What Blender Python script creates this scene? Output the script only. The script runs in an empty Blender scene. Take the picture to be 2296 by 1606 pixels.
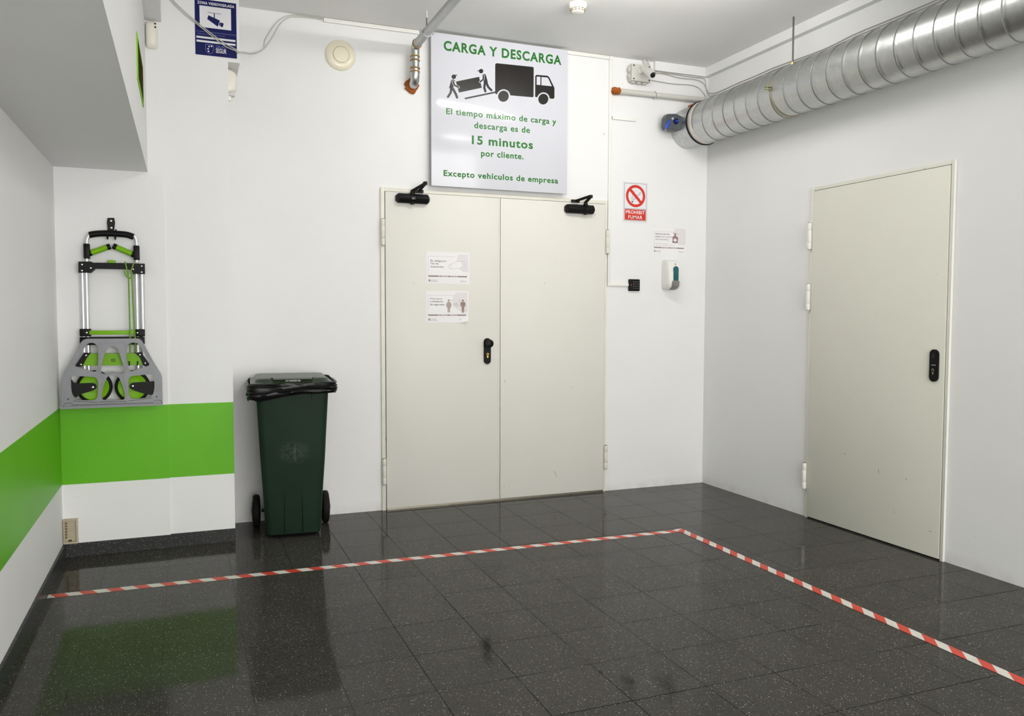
import bpy, bmesh, math, random
from mathutils import Vector, Matrix
from mathutils.geometry import tessellate_polygon
random.seed(7)
D = bpy.data
COL = bpy.context.scene.collection
SC = bpy.context.scene
PI = math.pi

# ------------------------------------------------------------------ camera, world, lights, exposure
TUBE = 98.0                  # brightness of the fluorescent tubes
H = 3.12                      # ceiling height
XL = -4.2885                  # left wall plane (right wall x = 0, back wall y = 0, floor z = 0)
cd = D.cameras.new('camera'); cam = D.objects.new('camera', cd); COL.objects.link(cam)
cd.sensor_fit = 'HORIZONTAL'; cd.sensor_width = 36.0; cd.lens = 28.831; cd.clip_start = 0.05
_y, _p, _r = 0.3794, -0.0537, 0.0027
_f = Vector((math.sin(_y)*math.cos(_p), math.cos(_y)*math.cos(_p), math.sin(_p)))
_a = Vector((math.cos(_y), -math.sin(_y), 0)); _b = _a.cross(_f)
_ra = _a*math.cos(_r)+_b*math.sin(_r); _rb = -_a*math.sin(_r)+_b*math.cos(_r)
cam.matrix_world = Matrix(((_ra.x, _rb.x, -_f.x, -3.6727), (_ra.y, _rb.y, -_f.y, -5.2583), (_ra.z, _rb.z, -_f.z, 1.2897), (0, 0, 0, 1)))
SC.camera = cam

w = D.worlds.new('world'); SC.world = w; w.use_nodes = True
bg = w.node_tree.nodes['Background']; bg.inputs[0].default_value = (1.0, 0.985, 0.96, 1); bg.inputs[1].default_value = 0.6

def area(name, loc, rot, sx, sy, power, color=(1, 0.985, 0.96)):
    l = D.lights.new(name, 'AREA'); l.shape = 'RECTANGLE'; l.size = sx; l.size_y = sy; l.energy = power; l.color = color
    o = D.objects.new(name, l); COL.objects.link(o); o.location = loc; o.rotation_euler = rot
    return o
area('loading_door_daylight', (-2.1, -8.9, 1.2), (PI/2+0.30, 0, 0), 4.0, 2.3, 230, (1.0, 0.982, 0.955))

SC.view_settings.view_transform = 'Standard'; SC.view_settings.look = 'None'
SC.view_settings.exposure = 0.16; SC.view_settings.gamma = 1.0; SC.view_settings.use_curve_mapping = False

# ------------------------------------------------------------------ materials
def s2l(c):
    return tuple(((v/255)/12.92 if v/255 <= 0.04045 else (((v/255)+0.055)/1.055)**2.4) for v in c)
def newmat(name):
    m = D.materials.new(name); m.use_nodes = True
    nt = m.node_tree; return m, nt, nt.nodes['Principled BSDF']
def N(nt, typ, **kw):
    n = nt.nodes.new(typ)
    for k, v in kw.items(): setattr(n, k, v)
    return n
def MA(nt, op, a, b=None, c=None):
    n = nt.nodes.new('ShaderNodeMath'); n.operation = op
    for i, x in enumerate((a, b, c)):
        if x is None: continue
        if isinstance(x, (int, float)): n.inputs[i].default_value = x
        else: nt.links.new(x, n.inputs[i])
    return n.outputs[0]
def MIX(nt, fac, a, b):
    n = nt.nodes.new('ShaderNodeMix'); n.data_type = 'RGBA'
    for i, x in ((0, fac), (6, a), (7, b)):
        if isinstance(x, (int, float)): n.inputs[i].default_value = x
        elif isinstance(x, tuple): n.inputs[i].default_value = (*x[:3], 1)
        else: nt.links.new(x, n.inputs[i])
    return n.outputs[2]
def RAMP(nt, x, lo, hi):
    n = nt.nodes.new('ShaderNodeMapRange'); n.clamp = True
    nt.links.new(x, n.inputs[0]); n.inputs[1].default_value = lo; n.inputs[2].default_value = hi
    return n.outputs[0]
def POS(nt):
    return N(nt, 'ShaderNodeNewGeometry').outputs['Position']
def NOISE(nt, vec, scale, detail=3.0, rough=0.55):
    n = N(nt, 'ShaderNodeTexNoise'); n.inputs['Scale'].default_value = scale; n.inputs['Detail'].default_value = detail
    n.inputs['Roughness'].default_value = rough
    if vec is not None: nt.links.new(vec, n.inputs['Vector'])
    return n.outputs[0]
def BUMP(nt, b, h, strength, dist):
    n = N(nt, 'ShaderNodeBump'); n.inputs['Strength'].default_value = strength; n.inputs['Distance'].default_value = dist
    nt.links.new(h, n.inputs['Height']); nt.links.new(n.outputs[0], b.inputs['Normal'])
def mat(name, rgb, rough=0.5, metal=0.0, spec=0.5, var=0.05, vscale=6.0, bump=0.0, bscale=80.0, lin=False):
    m, nt, b = newmat(name)
    col = rgb if lin else s2l(rgb)
    tc = N(nt, 'ShaderNodeTexCoord').outputs['Object']
    if var > 0:
        nz = NOISE(nt, tc, vscale)
        o = MIX(nt, RAMP(nt, nz, 0.3, 0.7), tuple(x*(1-var) for x in col), tuple(min(1, x*(1+var)) for x in col))
        nt.links.new(o, b.inputs['Base Color'])
    else: b.inputs['Base Color'].default_value = (*col, 1)
    b.inputs['Roughness'].default_value = rough; b.inputs['Metallic'].default_value = metal
    b.inputs['Specular IOR Level'].default_value = spec
    if bump > 0: BUMP(nt, b, NOISE(nt, tc, bscale), bump, 0.002)
    return m
def plaster(name, col, dirt=True, rough=0.6):
    m, nt, b = newmat(name)
    p = POS(nt); sx = N(nt, 'ShaderNodeSeparateXYZ'); nt.links.new(p, sx.inputs[0])
    nz = NOISE(nt, p, 1.7, 4); base = MIX(nt, RAMP(nt, nz, 0.3, 0.7), tuple(x*0.97 for x in col), col)
    if dirt:
        n2 = NOISE(nt, p, 9, 5)
        f = MA(nt, 'MULTIPLY', MA(nt, 'SUBTRACT', 1.0, RAMP(nt, sx.outputs[2], 0.0, 0.07)), RAMP(nt, n2, 0.35, 0.75))
        base = MIX(nt, MA(nt, 'MULTIPLY', f, 0.40), base, (0.42, 0.37, 0.28))
        n3 = NOISE(nt, p, 42, 2)
        sp = MA(nt, 'MULTIPLY', RAMP(nt, n3, 0.74, 0.78), MA(nt, 'MULTIPLY', RAMP(nt, sx.outputs[2], 0.9, 0.2), 0.25))
        base = MIX(nt, sp, base, (0.25, 0.24, 0.22))
    nt.links.new(base, b.inputs['Base Color']); b.inputs['Roughness'].default_value = rough
    b.inputs['Specular IOR Level'].default_value = 0.3
    BUMP(nt, b, NOISE(nt, p, 60, 3), 0.12, 0.004)
    return m
def terrazzo(name, tiles=True, base=(0.0445, 0.0420, 0.0378), stains=()):
    m, nt, b = newmat(name)
    p = POS(nt); sx = N(nt, 'ShaderNodeSeparateXYZ'); nt.links.new(p, sx.inputs[0])
    nz = NOISE(nt, p, 3.0, 4)
    col = MIX(nt, RAMP(nt, nz, 0.3, 0.7), tuple(x*0.88 for x in base), tuple(x*1.12 for x in base))
    fine = NOISE(nt, p, 260, 2)
    col = MIX(nt, MA(nt, 'MULTIPLY', RAMP(nt, fine, 0.35, 0.75), 0.45), col, tuple(x*1.7 for x in base))
    for scale, frac, rad, cc, amt in ((230, 0.78, 0.46, (0.20, 0.18, 0.135), 0.85), (150, 0.80, 0.36, (0.48, 0.45, 0.38), 0.75), (190, 0.66, 0.46, (0.006, 0.006, 0.006), 0.85)):
        v = N(nt, 'ShaderNodeTexVoronoi'); v.inputs['Scale'].default_value = scale
        nt.links.new(p, v.inputs['Vector'])
        sc_ = N(nt, 'ShaderNodeSeparateColor'); nt.links.new(v.outputs['Color'], sc_.inputs[0])
        pick = MA(nt, 'GREATER_THAN', sc_.outputs[0], frac)
        size = MA(nt, 'MULTIPLY', MA(nt, 'ADD', MA(nt, 'MULTIPLY', sc_.outputs[1], 0.6), 0.4), rad)
        ins = MA(nt, 'LESS_THAN', v.outputs['Distance'], size)
        lum = MA(nt, 'ADD', MA(nt, 'MULTIPLY', sc_.outputs[2], 0.5), 0.5)
        col = MIX(nt, MA(nt, 'MULTIPLY', MA(nt, 'MULTIPLY', pick, ins), MA(nt, 'MULTIPLY', lum, amt)), col, cc)
    rough = 0.05
    if tiles:
        ux = MA(nt, 'DIVIDE', MA(nt, 'SUBTRACT', sx.outputs[0], -2.8922), 0.2935)
        uy = MA(nt, 'DIVIDE', MA(nt, 'SUBTRACT', sx.outputs[1], -2.6172), 0.3071)
        fx, fy = MA(nt, 'FLOOR', ux), MA(nt, 'FLOOR', uy)
        cb = N(nt, 'ShaderNodeCombineXYZ'); nt.links.new(fx, cb.inputs[0]); nt.links.new(fy, cb.inputs[1])
        wn = N(nt, 'ShaderNodeTexWhiteNoise'); nt.links.new(cb.outputs[0], wn.inputs['Vector'])
        col = MIX(nt, MA(nt, 'MULTIPLY', wn.outputs['Value'], 0.16), col, (0.012, 0.012, 0.011))
        gx = MA(nt, 'ABSOLUTE', MA(nt, 'SUBTRACT', MA(nt, 'FRACT', MA(nt, 'ADD', ux, 0.5)), 0.5))
        gy = MA(nt, 'ABSOLUTE', MA(nt, 'SUBTRACT', MA(nt, 'FRACT', MA(nt, 'ADD', uy, 0.5)), 0.5))
        jx = MA(nt, 'LESS_THAN', gx, 0.0050); jy = MA(nt, 'LESS_THAN', gy, 0.0060)
        j = MA(nt, 'MAXIMUM', jx, jy)
        worn = RAMP(nt, NOISE(nt, p, 2.2, 2), 0.30, 0.62)
        j = MA(nt, 'MULTIPLY', j, MA(nt, 'ADD', MA(nt, 'MULTIPLY', worn, 0.45), 0.55))
        j = MA(nt, 'MULTIPLY', j, MA(nt, 'ADD', MA(nt, 'MULTIPLY', RAMP(nt, sx.outputs[0], -3.5, -2.9), 0.65), 0.35))
        col = MIX(nt, j, col, (0.004, 0.004, 0.003))
        for (x0, y0, rx, ry, amt) in stains:
            dx = MA(nt, 'DIVIDE', MA(nt, 'SUBTRACT', sx.outputs[0], x0), rx); dy = MA(nt, 'DIVIDE', MA(nt, 'SUBTRACT', sx.outputs[1], y0), ry)
            r2 = MA(nt, 'ADD', MA(nt, 'MULTIPLY', dx, dx), MA(nt, 'MULTIPLY', dy, dy))
            r2 = MA(nt, 'ADD', r2, MA(nt, 'MULTIPLY', NOISE(nt, p, 70, 3), 0.9))
            col = MIX(nt, MA(nt, 'MULTIPLY', MA(nt, 'SUBTRACT', 1.0, RAMP(nt, r2, 0.7, 1.5)), amt), col, (0.014, 0.014, 0.014))
        rn = MA(nt, 'ADD', MA(nt, 'MULTIPLY', RAMP(nt, NOISE(nt, p, 1.3, 4), 0.3, 0.7), 0.06), rough)
        nt.links.new(MA(nt, 'ADD', rn, MA(nt, 'MULTIPLY', j, 0.5)), b.inputs['Roughness'])
    else: b.inputs['Roughness'].default_value = 0.25
    nt.links.new(col, b.inputs['Base Color'])
    b.inputs['Specular IOR Level'].default_value = 0.07
    if tiles: nt.links.new(MA(nt, 'MULTIPLY', MA(nt, 'SUBTRACT', 1.0, j), 0.07), b.inputs['Specular IOR Level'])
    return m
def galvanised(name, col, rough, spangle=0.10):
    m, nt, b = newmat(name)
    tc = N(nt, 'ShaderNodeTexCoord').outputs['Object']
    v = N(nt, 'ShaderNodeTexVoronoi'); v.inputs['Scale'].default_value = 55; nt.links.new(tc, v.inputs['Vector'])
    sc_ = N(nt, 'ShaderNodeSeparateColor'); nt.links.new(v.outputs['Color'], sc_.inputs[0])
    nz = NOISE(nt, tc, 7, 4)
    c1 = MIX(nt, sc_.outputs[0], tuple(x*(1-spangle) for x in col), tuple(min(1, x*(1+spangle)) for x in col))
    c2 = MIX(nt, MA(nt, 'MULTIPLY', RAMP(nt, nz, 0.4, 0.75), 0.16), c1, tuple(x*0.75 for x in col))
    nt.links.new(c2, b.inputs['Base Color']); b.inputs['Metallic'].default_value = 1.0
    nt.links.new(MA(nt, 'ADD', MA(nt, 'MULTIPLY', nz, 0.08), rough-0.04), b.inputs['Roughness'])
    return m
def door_paint(name, col):
    m, nt, b = newmat(name)
    p = POS(nt); nz = NOISE(nt, p, 2.4, 4)
    base = MIX(nt, RAMP(nt, nz, 0.3, 0.7), tuple(x*0.975 for x in col), col)
    n3 = NOISE(nt, p, 27, 3)
    base = MIX(nt, MA(nt, 'MULTIPLY', RAMP(nt, n3, 0.755, 0.78), 0.5), base, (0.12, 0.11, 0.09))
    nt.links.new(base, b.inputs['Base Color']); b.inputs['Roughness'].default_value = 0.45
    b.inputs['Specular IOR Level'].default_value = 0.35
    BUMP(nt, b, NOISE(nt, p, 5, 3), 0.06, 0.01)
    return m
def bin_plastic(name, col):
    m, nt, b = newmat(name)
    tc = N(nt, 'ShaderNodeTexCoord').outputs['Object']; sx = N(nt, 'ShaderNodeSeparateXYZ'); nt.links.new(tc, sx.inputs[0])
    dz = MA(nt, 'DIVIDE', MA(nt, 'SUBTRACT', sx.outputs[2], 0.50), 0.075); dx = MA(nt, 'DIVIDE', sx.outputs[0], 0.105)
    r2 = MA(nt, 'ADD', MA(nt, 'MULTIPLY', dz, dz), MA(nt, 'MULTIPLY', dx, dx))
    n = NOISE(nt, tc, 55, 6, 0.75); mask = MA(nt, 'MULTIPLY', MA(nt, 'SUBTRACT', 1.0, RAMP(nt, r2, 0.0, 1.0)), RAMP(nt, n, 0.42, 0.72))
    base = MIX(nt, RAMP(nt, NOISE(nt, tc, 5, 3), 0.3, 0.7), tuple(x*0.9 for x in col), tuple(x*1.1 for x in col))
    ln = MA(nt, 'MULTIPLY', MA(nt, 'SUBTRACT', 1.0, RAMP(nt, MA(nt, 'ABSOLUTE', MA(nt, 'ADD', sx.outputs[0], -0.006)), 0.002, 0.005)), MA(nt, 'SUBTRACT', 1.0, RAMP(nt, MA(nt, 'MULTIPLY', dz, dz), 0.05, 0.6)))
    base = MIX(nt, MA(nt, 'ADD', MA(nt, 'MULTIPLY', mask, 0.24), MA(nt, 'MULTIPLY', ln, 0.22)), base, (0.20, 0.22, 0.20))
    nt.links.new(base, b.inputs['Base Color']); b.inputs['Roughness'].default_value = 0.48; b.inputs['Specular IOR Level'].default_value = 0.14
    BUMP(nt, b, NOISE(nt, tc, 350, 2), 0.08, 0.001)
    return m

M = {}
def lamp_mat(name, col, strength):
    m, nt, b = newmat(name); b.inputs['Base Color'].default_value = (0.9, 0.9, 0.9, 1)
    b.inputs['Emission Color'].default_value = (*col, 1); b.inputs['Emission Strength'].default_value = strength
    return m
M['tube'] = lamp_mat('lit_fluorescent_tube', (1.0, 0.985, 0.955), TUBE)
M['wall'] = plaster('white_plaster', (0.83, 0.83, 0.83))
M['ceiling'] = plaster('ceiling_paint', (0.90, 0.895, 0.88), dirt=False, rough=0.8)
M['floor'] = terrazzo('grey_terrazzo_tiles', True, stains=((-2.607, -2.316, 0.022, 0.075, 0.5), (-2.243, -2.781, 0.028, 0.045, 0.55), (-2.14, -2.859, 0.025, 0.10, 0.3), (-2.302, -2.692, 0.009, 0.016, 1.0), (-0.64, -1.067, 0.020, 0.007, 1.0)))
M['skirting'] = terrazzo('dark_terrazzo_skirting', False, base=(0.040, 0.041, 0.042))
M['band'] = mat('green_wall_paint', (0.125, 0.45, 0.008), 0.42, spec=0.25, var=0.04, vscale=2, lin=True)
M['door'] = door_paint('cream_door_paint', (0.745, 0.732, 0.680))
M['door_r'] = door_paint('greige_door_paint', (0.755, 0.745, 0.665))
M['frame'] = mat('frame_paint', (226, 223, 211), 0.45, var=0.05, vscale=9)
M['white_metal'] = mat('white_painted_metal', (232, 231, 226), 0.4, var=0.02)
M['dark'] = mat('dark_gap', (22, 21, 19), 0.8, var=0.1)
M['black'] = mat('black_plastic', (11, 11, 12), 0.45, spec=0.18, var=0.1, vscale=12)
M['black_matt'] = mat('black_coated_metal', (12, 12, 12), 0.5, spec=0.25, var=0.1, vscale=12)
M['rubber'] = mat('black_rubber', (16, 16, 16), 0.7, spec=0.25, var=0.1)
M['brass'] = mat('brass', (205, 170, 90), 0.3, 1.0, var=0.06)
M['brass_strip'] = mat('yellowed_zinc_strip', (158, 152, 124), 0.45, 0.8, var=0.08)
M['nickel'] = mat('worn_nickel', (150, 145, 130), 0.4, 1.0, var=0.06)
M['chrome'] = mat('bright_steel', (215, 215, 215), 0.18, 1.0, var=0.03)
M['alu'] = mat('brushed_aluminium', (222, 223, 226), 0.42, 0.85, var=0.04, vscale=20)
M['cast_alu'] = mat('cast_aluminium', (134, 135, 139), 0.5, 0.35, spec=0.3, var=0.06, vscale=14)
M['cast_line'] = mat('cast_groove', (70, 70, 73), 0.5, 0.5, var=0.05)
M['lime'] = mat('lime_green_plastic', (118, 176, 4), 0.42, spec=0.25, var=0.04)
M['lime_cord'] = mat('green_elastic_cord', (104, 152, 22), 0.6, var=0.1, vscale=60)
M['galv'] = galvanised('galvanised_steel', (0.52, 0.53, 0.52), 0.36, 0.04)
M['seam'] = galvanised('seam_steel', (0.36, 0.37, 0.36), 0.6, 0.03)
M['galv_dull'] = galvanised('dull_galvanised_steel', (0.56, 0.57, 0.57), 0.42)
M['galv_pipe'] = galvanised('grey_galvanised_pipe', (0.50, 0.51, 0.51), 0.5, 0.05)
M['foil'] = mat('aluminium_tape', (214, 208, 202), 0.42, 0.4, var=0.12, vscale=40, bump=0.6, bscale=90)
M['rod'] = mat('threaded_steel', (120, 118, 112), 0.4, 1.0, var=0.1, vscale=80)
M['sealant'] = mat('ochre_sealant', (152, 114, 50), 0.5, var=0.15, vscale=40, bump=0.5)
M['foam'] = mat('orange_foam', (158, 86, 34), 0.8, spec=0.2, var=0.3, vscale=30, bump=1.0, bscale=60)
M['conduit'] = mat('grey_conduit_plastic', (205, 203, 197), 0.4, var=0.04)
M['cable'] = mat('grey_cable_sheath', (196, 196, 186), 0.5, var=0.05)
M['cable_dull'] = mat('dull_grey_cable', (168, 165, 154), 0.55, var=0.05)
M['pvc'] = mat('white_pvc', (236, 235, 231), 0.4, var=0.02)
M['cream'] = mat('cream_plastic', (236, 228, 206), 0.22, var=0.03)
M['ivory'] = mat('ivory_plastic', (238, 234, 222), 0.28, var=0.03)
M['grey_box'] = mat('light_grey_plastic', (205, 203, 197), 0.45, var=0.03)
M['cam_white'] = mat('white_camera_metal', (232, 230, 224), 0.35, var=0.02)
M['lens'] = mat('dark_lens_glass', (28, 32, 34), 0.1, var=0.1)
M['panel'] = mat('white_sign_panel', (209, 210, 218), 0.11, spec=0.30, var=0.01)
M['sign_green'] = mat('green_sign_ink', (44, 112, 46), 0.25, spec=0.2, var=0.05)
M['sign_black'] = mat('black_sign_ink', (34, 31, 29), 0.25, spec=0.2, var=0.08)
M['paper'] = mat('white_paper', (236, 234, 236), 0.55, var=0.015)
M['paper_tint'] = mat('pale_grey_print', (224, 219, 221), 0.55, var=0.03)
M['ink'] = mat('dark_grey_print', (62, 60, 62), 0.6, var=0.05)
M['ink_mid'] = mat('mid_grey_print', (128, 126, 128), 0.6, var=0.05)
M['ink_pale'] = mat('pale_print', (178, 176, 180), 0.6, var=0.03)
M['taupe'] = mat('taupe_print', (140, 118, 110), 0.6, var=0.06)
M['taupe_pale'] = mat('light_taupe_print', (172, 157, 150), 0.6, var=0.06)
M['navy'] = mat('navy_vinyl', (14, 20, 84), 0.4, spec=0.2, var=0.06)
M['navy_pale'] = mat('pale_blue_print', (110, 120, 175), 0.5, var=0.05)
M['vinyl_white'] = mat('white_vinyl', (226, 226, 230), 0.4, var=0.02)
M['red'] = mat('red_print', (206, 42, 22), 0.4, var=0.05)
M['tape_red'] = mat('red_floor_tape', (206, 62, 42), 0.4, var=0.10, vscale=14)
M['tape_white'] = mat('white_floor_tape', (220, 216, 208), 0.4, var=0.08, vscale=14)
M['frame_green'] = mat('lime_frame', (140, 205, 50), 0.8, spec=0.05, var=0.05)
M['brown_dark'] = mat('dark_brown_print', (66, 58, 40), 0.9, spec=0.0, var=0.2, vscale=10)
M['teal'] = mat('teal_window_plastic', (18, 84, 92), 0.12, var=0.25, vscale=12)
M['grey_plastic'] = mat('grey_plastic', (128, 126, 122), 0.4, var=0.05)
M['actuator'] = mat('slate_grey_plastic', (74, 78, 82), 0.4, var=0.06)
M['blue'] = mat('blue_plastic', (26, 74, 190), 0.35, var=0.06)
M['bin'] = bin_plastic('dark_green_bin_plastic', (0.0115, 0.027, 0.016))
M['bin_lid'] = mat('green_lid_plastic', (0.020, 0.036, 0.018), 0.33, spec=0.45, var=0.08, vscale=8, lin=True)
M['bag'] = mat('black_bag_film', (10, 10, 12), 0.34, spec=0.3, var=0.1, vscale=30)
M['axle'] = mat('dark_steel', (48, 48, 48), 0.4, 0.9, var=0.1)
M['beige_box'] = mat('beige_cardboard_plastic', (182, 172, 146), 0.6, var=0.12, vscale=20)
M['beige_dark'] = mat('dark_beige', (120, 100, 66), 0.7, var=0.15, vscale=30)

# ------------------------------------------------------------------ mesh helpers (all shapes given in room metres)
class MB:
    def __init__(s): s.v = []; s.f = []; s.m = []
    def add(s, vs, fs, mi=0):
        o = len(s.v); s.v += [tuple(x) for x in vs]
        for f in fs: s.f.append([o+i for i in f]); s.m.append(mi)
        return s
    def box(s, x0, x1, y0, y1, z0, z1, mi=0, bev=0.0, seg=2):
        if bev <= 0:
            v = [(x, y, z) for z in (z0, z1) for y in (y0, y1) for x in (x0, x1)]
            return s.add(v, [(0, 2, 3, 1), (4, 5, 7, 6), (0, 1, 5, 4), (2, 6, 7, 3), (0, 4, 6, 2), (1, 3, 7, 5)], mi)
        bm = bmesh.new(); bmesh.ops.create_cube(bm, size=1)
        for v in bm.verts: v.co = ((x0+x1)/2+v.co.x*(x1-x0), (y0+y1)/2+v.co.y*(y1-y0), (z0+z1)/2+v.co.z*(z1-z0))
        bmesh.ops.bevel(bm, geom=bm.edges[:], offset=bev, segments=seg, profile=0.5, affect='EDGES')
        bm.verts.index_update()
        s.add([v.co.copy() for v in bm.verts], [[v.index for v in f.verts] for f in bm.faces], mi); bm.free(); return s
    def ring(s, rings, closed=False, cap0=True, cap1=True, mi=0):
        n = len(rings[0]); vs = [p for r in rings for p in r]; fs = []
        K = len(rings)
        for k in range(K if closed else K-1):
            a, b = k*n, ((k+1) % K)*n
            for i in range(n): j = (i+1) % n; fs.append((a+i, a+j, b+j, b+i))
        if not closed:
            if cap0: fs.append(list(range(n))[::-1])
            if cap1: fs.append([(K-1)*n+i for i in range(n)])
        return s.add(vs, fs, mi)
    def tube(s, path, r, n=10, closed=False, mi=0, caps=True):
        P = [Vector(p) for p in path]; K = len(P); rr = r if isinstance(r, (list, tuple)) else [r]*K
        T = []
        for k in range(K):
            a = P[(k-1) % K] if (closed or k > 0) else P[k]; b = P[(k+1) % K] if (closed or k < K-1) else P[k]
            T.append((b-a).normalized())
        up = Vector((0, 0, 1)) if abs(T[0].z) < 0.9 else Vector((0, 1, 0))
        u = T[0].cross(up).normalized(); rings = []
        for k in range(K):
            u = (u - T[k]*u.dot(T[k])).normalized(); w_ = T[k].cross(u)
            rings.append([P[k]+(u*math.cos(2*PI*i/n)+w_*math.sin(2*PI*i/n))*rr[k] for i in range(n)])
        return s.ring(rings, closed, caps, caps, mi)
    def cyl(s, p0, p1, r0, r1=None, n=24, mi=0):
        return s.tube([p0, p1], [r0, r0 if r1 is None else r1], n, mi=mi)
    def lathe(s, prof, org, axis, n=40, mi=0, cap0=True, cap1=True):
        A = Vector(axis).normalized(); up = Vector((0, 0, 1)) if abs(A.z) < 0.9 else Vector((0, 1, 0))
        u = A.cross(up).normalized(); w_ = A.cross(u); O = Vector(org)
        return s.ring([[O+A*h+(u*math.cos(2*PI*i/n)+w_*math.sin(2*PI*i/n))*max(r, 1e-5) for i in range(n)] for r, h in prof], False, cap0, cap1, mi)
    def prism(s, contours, d0, d1, plane='y', mi=0):
        """extrude a 2-D outline (first contour, the rest are holes); plane 'y': (x,z) outline at y d0..d1, 'x': (y,z), 'z': (x,y)"""
        def P(a, d): return (a[0], d, a[1]) if plane == 'y' else ((d, a[0], a[1]) if plane == 'x' else (a[0], a[1], d))
        tr = tessellate_polygon([[Vector((a[0], a[1], 0)) for a in c] for c in contours])
        flat = [a for c in contours for a in c]; n = len(flat)
        vs = [P(a, d0) for a in flat]+[P(a, d1) for a in flat]; fs = []
        for t in tr: fs.append(tuple(t)); fs.append(tuple(n+i for i in reversed(t)))
        o = 0
        for c in contours:
            k = len(c)
            for i in range(k): j = (i+1) % k; fs.append((o+i, o+j, n+o+j, n+o+i))
            o += k
        return s.add(vs, fs, mi)
    def clean(s):
        used = sorted({i for f in s.f for i in f}); mp = {k: i for i, k in enumerate(used)}
        s.v = [s.v[k] for k in used]; s.f = [[mp[i] for i in f] for f in s.f]; return s
    def xform(s, mtx, start=0):
        s.v = s.v[:start]+[tuple(mtx @ Vector(p)) for p in s.v[start:]]; return s
    def build(s, name, mats, parent=None, loc=None, smooth=30):
        me = D.meshes.new(name)
        o = D.objects.new(name, me); COL.objects.link(o)
        org = Vector(loc) if loc is not None else Vector((0, 0, 0)); off = Vector(org)
        if parent is not None:
            o.parent = parent; off = Vector(wloc(parent)); org = Vector((0, 0, 0))
        o.location = org
        me.from_pydata([tuple(Vector(p)-off) for p in s.v], [], s.f)
        for m in (mats if isinstance(mats, (list, tuple)) else [mats]): me.materials.append(M[m])
        me.polygons.foreach_set('material_index', s.m)
        bm = bmesh.new(); bm.from_mesh(me); bmesh.ops.recalc_face_normals(bm, faces=bm.faces[:]); bm.to_mesh(me); bm.free()
        if smooth:
            me.polygons.foreach_set('use_smooth', [True]*len(me.polygons)); me.set_sharp_from_angle(angle=math.radians(smooth))
        me.update(); return o
def wloc(o):
    v = Vector(o.location); p = o.parent
    while p is not None: v += Vector(p.location); p = p.parent
    return v
def thing(name, label, cat, loc, group=None):
    o = D.objects.new(name, None); COL.objects.link(o); o.location = loc; o.empty_display_size = 0.05
    return tag(o, label, cat, group)
def tag(o, label, cat, group=None, kind=None):
    o['label'] = label; o['category'] = cat
    if group: o['group'] = group
    if kind: o['kind'] = kind
    return o
def struct(o, label=None, cat=None):
    o['kind'] = 'structure'
    if label: o['label'] = label
    if cat: o['category'] = cat
    return o
def part(mb, name, mats, parent, label=None, smooth=30):
    o = mb.build(name, mats, parent, smooth=smooth)
    if label: o['label'] = label
    return o
def rrect(x0, x1, z0, z1, r, n=6):
    out = []
    for cx, cz, a0 in ((x1-r, z1-r, 0), (x0+r, z1-r, 90), (x0+r, z0+r, 180), (x1-r, z0+r, 270)):
        for i in range(n+1):
            a = math.radians(a0+90*i/n); out.append((cx+r*math.cos(a), cz+r*math.sin(a)))
    return out
def ell(cx, cz, rx, rz=None, n=40):
    rz = rx if rz is None else rz
    return [(cx+rx*math.cos(2*PI*i/n), cz+rz*math.sin(2*PI*i/n)) for i in range(n)]
def stroke(pts, w_, n=8):
    """outline of a rounded stroke along pts (2-D)"""
    P = [Vector((a, b)) for a, b in pts]; h = w_/2; L = []; R = []
    for k in range(len(P)):
        a = P[max(k-1, 0)]; b = P[min(k+1, len(P)-1)]; t = (b-a).normalized(); nn = Vector((-t.y, t.x))
        L.append(P[k]+nn*h); R.append(P[k]-nn*h)
    def cap(c_, t, start):
        a0 = math.atan2(t.y, t.x)+PI/2; return [c_+Vector((math.cos(a0-PI*i/n), math.sin(a0-PI*i/n)))*h for i in range(1, n)]
    t1 = (P[-1]-P[-2]).normalized(); t0 = (P[0]-P[1]).normalized()
    return [tuple(p) for p in L+cap(P[-1], t1, 0)+R[::-1]+cap(P[0], t0, 1)]
def soften(c_, k=2):
    for _ in range(k):
        c_ = [tuple(Vector(c_[i])*(0.80 if j == 0 else 0.20)+Vector(c_[(i+1) % len(c_)])*(0.20 if j == 0 else 0.80)) for i in range(len(c_)) for j in (0, 1)]
    return c_
def spline(pts, sub=6):
    P = [Vector(p) for p in pts]; out = []
    for k in range(len(P)-1):
        a = P[max(k-1, 0)]; b = P[k]; c_ = P[k+1]; d = P[min(k+2, len(P)-1)]
        for i in range(sub):
            t = i/sub
            out.append(0.5*((2*b)+(c_-a)*t+(2*a-5*b+4*c_-d)*t*t+(3*b-a-3*c_+d)*t**3))
    out.append(P[-1]); return out

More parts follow.
